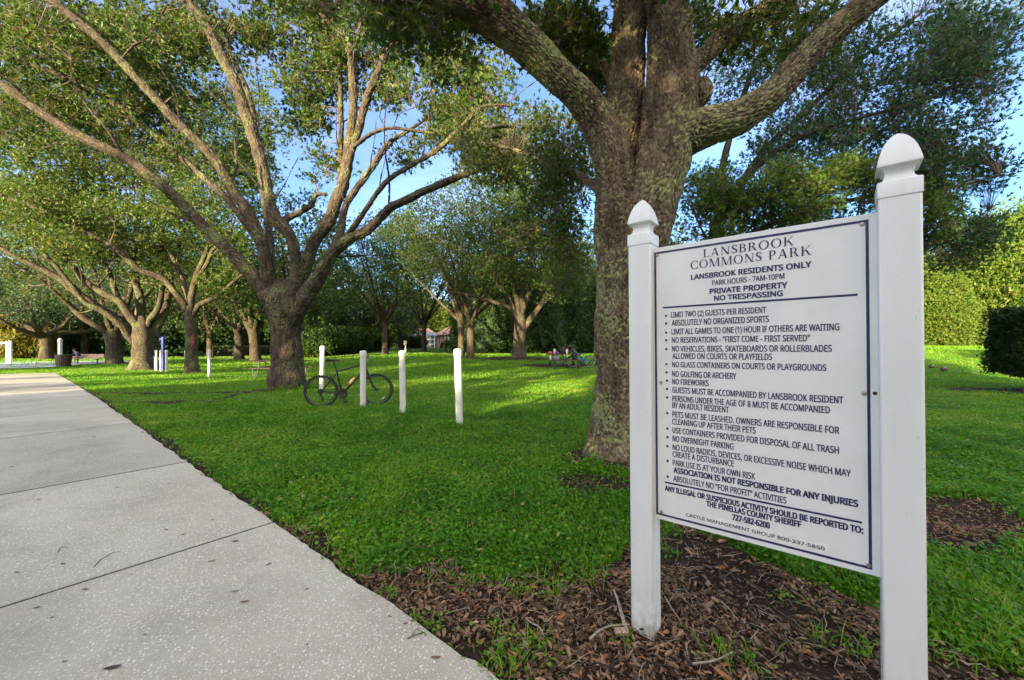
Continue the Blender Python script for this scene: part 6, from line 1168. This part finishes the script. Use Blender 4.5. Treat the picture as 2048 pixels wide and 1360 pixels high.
def stick(lab, pts, rad, m='stick', group=None):
    P = []
    for (x, y, up) in pts: p = ground(x, y); P.append((p[0], p[1], max(p[2] if path_e(p[0], p[1]) > 0 else float(base_h(p[0], p[1])) + .022, 0 * p[2]) + up))
    S = crom(np.array([[*p, q] for p, q in zip(P, np.linspace(rad, rad * .5, len(P)))]), .02); mb = MB(); mb.tube(S[:, :3], S[:, 3], 7); return tag(mb.obj('twig', M[m]), lab, 'twig', group)
stick('bent brown twig lying on the grass edge above the chips', [(806, 1088, .03), (830, 1100, .03), (862, 1102, .035), (885, 1099, .04), (904, 1092, .05)], .0035, 'brown_wood')
stick('thin dark twig arching over the second path slab', [(188, 1141, .002), (200, 1130, .006), (214, 1120, .006), (228, 1112, .003), (241, 1111, .002)], .0022, 'dark_slat')
stick('short forked looking dark twig on the second path slab', [(116, 1112, .002), (122, 1104, .008), (128, 1103, .008), (136, 1104, .003)], .002, 'dark_slat')
stick('brown twig lying across the right edge of the path', [(815, 1288, .003), (835, 1282, .010), (858, 1268, .012)], .0028, 'brown_wood')
stick('thin dark twig right at the edge of the path', [(822, 1285, .003), (834, 1272, .012), (846, 1262, .015)], .0016, 'dark_slat')
stick('lichen covered stick leaning at the foot of the left sign post', [(1254, 1278, .03), (1245, 1250, .04), (1236, 1222, .05), (1228, 1200, .05)], .011, 'stick')
stick('long pale stick lying on the chips before the left sign post', [(1180, 1292, .03), (1200, 1278, .04), (1225, 1270, .045), (1258, 1268, .045)], .006, 'stick')
stick('curved pale twig lying in the chips between the posts', [(1052, 1250, .03), (1066, 1262, .035), (1080, 1272, .04), (1088, 1286, .03)], .0045, 'stick')
stick('long straight pale twig among the chips between the posts', [(1330, 1205, .03), (1344, 1232, .035), (1356, 1250, .035), (1362, 1262, .03)], .0036, 'stick')
stick('pale twig lying sideways in front of the right sign post', [(1385, 1344, .03), (1430, 1338, .035), (1465, 1322, .035)], .005, 'stick')
stick('thin upright pale twig below the sign panel', [(1442, 1218, .03), (1460, 1240, .035), (1476, 1262, .03)], .0035, 'stick')
p = ground(1242, 1276); mb = MB(); mb.box((0, 0, 0), (.06, .03, .022)); o = mb.obj('wood_chunk', M['pink_wood'], None, (p[0], p[1], p[2] + .03), .004); o.rotation_euler = (.2, .1, .1); tag(o, 'chunky square wood piece at the foot of the left sign post', 'wood piece')
# a surface root by the spreading oak
S = crom(np.array([[*(ground(x, y) + np.array([0, 0, .02])), q] for (x, y, q) in ((447, 797, .02), (475, 790, .035), (500, 787, .05), (510, 785, .06), (528, 784, .06), (548, 782, .09))]), .06); mb = MB(); mb.tube(S[:, :3], S[:, 3], 8); tag(mb.obj('surface_root', M['bark']), 'dark surface root running left from the tall spreading oak', 'root')

# ------------------------------------------------------------------ unseen trees added behind the camera, sized and spaced to throw the shade
for i, (x, y, s, sx) in enumerate(SHADE):
    o = proc_tree('shade_caster_tree', 'street side oak behind the viewer, %s from the path side' % ('first', 'second', 'third', 'fourth', 'fifth', 'sixth', 'seventh', 'eighth', 'ninth', 'tenth', 'eleventh')[i], 'oak tree', (x, y, 0), 70, 6.5, 1.2, .3, 4.2, 5, M['leaf_oak'], M['bark_far'], 900, k=6, m=5, ln=.3, wd=.17, rad=.75, zlow=.04, thr=.30, group='unseen oaks added behind the viewer for shade') if i == 0 else dup(SH0, (x, y, 0), i * 1.1, (sx, sx, s), 'street side oak behind the viewer, %s from the path side' % ('first', 'second', 'third', 'fourth', 'fifth', 'sixth', 'seventh', 'eighth', 'ninth', 'tenth', 'eleventh')[i])
    if i == 0: SH0 = o; o.scale = (sx, sx, s)

for i, (x, y, s, sx) in enumerate(SHADE_TALL):
    lab = 'unseen tall high crowned oak added behind the viewer for shade, %s in its row' % ('first', 'second', 'third', 'fourth', 'fifth', 'sixth', 'seventh', 'eighth', 'ninth', 'tenth', 'eleventh')[i]
    if i == 0: SH1 = o = proc_tree('shade_caster_tree', lab, 'oak tree', (x, y, 0), 73, 12.6, 7.5, .32, 4.6, 6, M['leaf_oak'], M['bark_far'], 420, k=6, m=5, ln=.3, wd=.17, rad=.7, zlow=.67, thr=.46, group='unseen tall oaks added behind the viewer for shade')
    else: o = dup(SH1, (x, y, 0), i * 1.3, None, lab)
    o.scale = (sx, sx, s)
